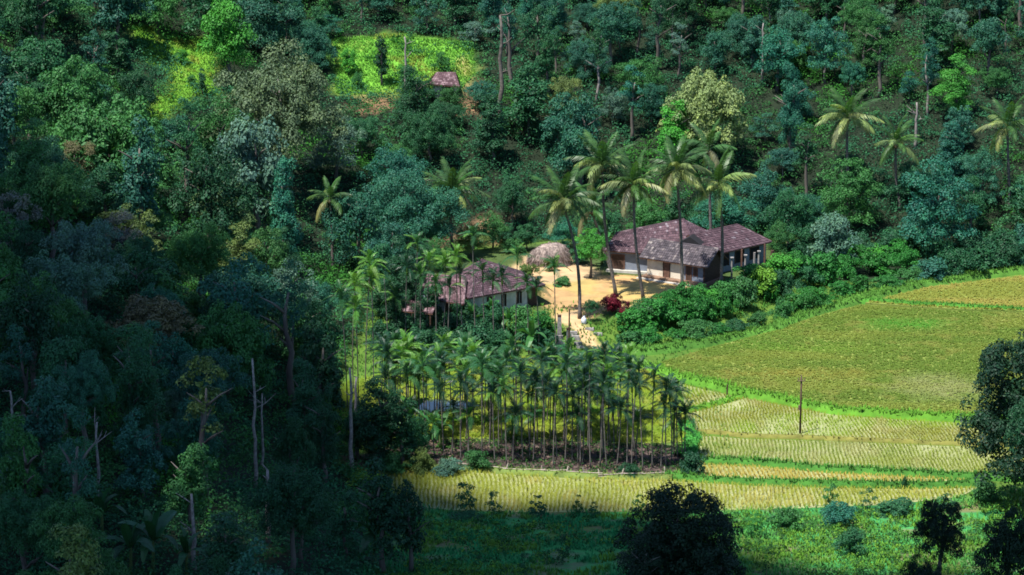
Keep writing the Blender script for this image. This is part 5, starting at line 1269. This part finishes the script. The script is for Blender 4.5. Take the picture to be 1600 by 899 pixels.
# ------------------------------------------------------------------ cumulus lumps added out of view, shaped to shade the near slope and forest
SHADE = [at(-60, 300), at(60, 322), at(160, 380), at(285, 470), at(400, 528), at(500, 590), at(545, 690), at(625, 765)[:3], at(700, 797), at(900, 800), at(1050, 810), at(1120, 850), at(1190, 893)]
SH = [(float(p[0]), float(p[1]), float(p[2])) for p in SHADE]
CH = 620.0
SHc = [(p[0] + SUN.x / SUN.z * (CH - p[2]), p[1] + SUN.y / SUN.z * (CH - p[2])) for p in SH]
k0 = SUN.x / SUN.z * CH, SUN.y / SUN.z * CH
SHc += [(70 + k0[0], 195 + k0[1]), (60 + k0[0], 60 + k0[1]), (-130 + k0[0], 60 + k0[1]), (-150 + k0[0], 300 + k0[1]), (-90 + k0[0], 318 + k0[1])]
rs = np.random.RandomState(31); ico = bpy.data.meshes.new('ico_tmp')
import bmesh
bm = bmesh.new(); bmesh.ops.create_icosphere(bm, subdivisions=2, radius=1.0); IV = np.array([v_.co[:] for v_ in bm.verts]); IF = np.array([[v_.index for v_ in f.verts] for f in bm.faces]); bm.free(); bpy.data.meshes.remove(ico)
x0, x1, y0, y1 = bbox(SHc); V, Fc = [], []; nV = 0
for gx_ in np.arange(x0, x1, 7.0):
    for gy_ in np.arange(y0, y1, 7.0):
        x, y = gx_ + rs.uniform(-2, 2), gy_ + rs.uniform(-2, 2)
        if not inpoly(np.array([x]), np.array([y]), SHc)[0]:
            continue
        if fbm(np.array([x / 17.0]), np.array([y / 17.0]), 71)[0] > .60 and x < k0[0] - 16:  # gaps left so that soft sun patches fall on the forest
            continue
        ed = float(seg_dist(np.array([x]), np.array([y]), SHc)[0]); r_ = min(9.5, max(3.0, ed * 1.0 + 1.0)) * rs.uniform(.85, 1.15)
        k_ = 1 + .18 * rs.normal(size=(len(IV), 1)); V.append(IV * k_ * (r_, r_, r_ * .7) + (x, y, CH + rs.uniform(-2, 4) + r_ * .4)); Fc.append(IF + nV); nV += len(IV)
link('added_shade_cloud', np_mesh('added_shade_cloud', np.concatenate(V), np.concatenate(Fc), M['added_shade_cloud'], smooth=True), kind='structure')

# ------------------------------------------------------------------ labels of the forest trees and the grove palms
MARKS = [(270, 110, 'the lime hillside clearing'), (620, 105, 'the second clearing'), (692, 140, 'the red roofed hut'), (783, 110, 'the tall leafless trunk'), (432, 170, 'the largest olive tree'), (1105, 170, 'the yellow blossoming tree'), (1324, 180, 'the yellowish forest palm'),
         (1460, 300, 'the layered teal tree'), (857, 395, 'the haystack'), (1070, 360, 'the farmhouse roofs'), (709, 310, 'the lone spread palm'), (640, 330, 'the big blue-green tree'), (312, 390, 'the sunlit round tree'), (232, 500, 'the broad brownish tree'), (92, 440, 'the broad bluish grey tree'),
         (272, 570, 'the teal shaded tree'), (400, 650, 'the tall straight pale trunk'), (155, 720, 'the slim pale forked tree'), (302, 730, 'the climber draped tree'), (240, 860, 'the big banana plant'), (455, 790, 'the black-green bulky tree'), (172, 210, 'the wide mid green tree'), (120, 250, 'the rusty brown crown'),
         (1575, 200, 'the dark edge palm'), (20, 650, 'the pale forked dead tree'), (70, 110, 'the reddish corner tree'), (905, 200, 'the shadowy hillside tree'), (560, 330, 'the bright palm clump'), (356, 60, 'the bright green round tree'), (1190, 85, 'the thin pale trunk'), (940, 255, 'the tallest bent palm'), (1302, 375, 'the silvery blossoming tree')]
SHAPE = {'big': 'billowing', 'dome': 'domed', 'vast': 'domed', 'feather': 'feathery thin', 'round': 'rounded', 'broad': 'broad', 'tall': 'slender tall', 'layered': 'tiered', 'open': 'loose'}
groups = {}
for t in TREES:
    if t['label']:
        continue
    px, py = t['px'], t['py']
    mk = min(MARKS, key=lambda m_: math.hypot(m_[0] - px, (m_[1] - py) * 1.3)); dx, dy = px - mk[0], py - mk[1]
    if abs(dx) < 22 and abs(dy) < 22:
        pos = 'touching'
    elif abs(dy) > abs(dx) * .8:
        pos = 'uphill of' if dy < 0 else 'downhill of'
    else:
        pos = 'left of' if dx < 0 else 'right of'
    size = 'small ' if t['R'] < 2.4 else ('big ' if t['R'] > 4.2 else '')
    lab = '%s%s %s tree %s %s' % (size, t['colour'], SHAPE[t['kind']], pos, mk[2])
    groups.setdefault(lab, []).append((math.hypot(dx, dy), t['o']))
for lab, L_ in groups.items():
    L_.sort(key=lambda q: q[0])
    for i, (_, o) in enumerate(L_):
        o['label'] = lab if len(L_) == 1 else lab + ', ' + ('nearest' if i == 0 else ORD[i] + ' nearest')
        o['group'] = 'trees of the forest'
rowA = [a for a in ARECA_LIST if 'label' not in a[0].keys()]
sets = {}
for a in rowA:
    k_ = 'front row by the fence' if a[3] >= 717 else ('grove back near the pond' if a[1] < 700 else ('grove middle' if a[1] < 850 else 'grove end by the paddies'))
    hgt = a[3] - a[2]; sz = 'tall' if hgt > 125 else ('low' if hgt < 85 else 'medium'); tn = {'areca': 'green', 'areca_lit': 'light green', 'areca_dark': 'dark green'}[a[4]]
    sets.setdefault((sz, tn, k_), []).append(a)
for (sz, tn, k_), L_ in sets.items():
    L_.sort(key=lambda a: a[1])
    for i, a in enumerate(L_):
        a[0]['label'] = '%s %s areca in the %s' % (sz, tn, k_) + ('' if len(L_) == 1 else ', %s from left' % ORD[i])
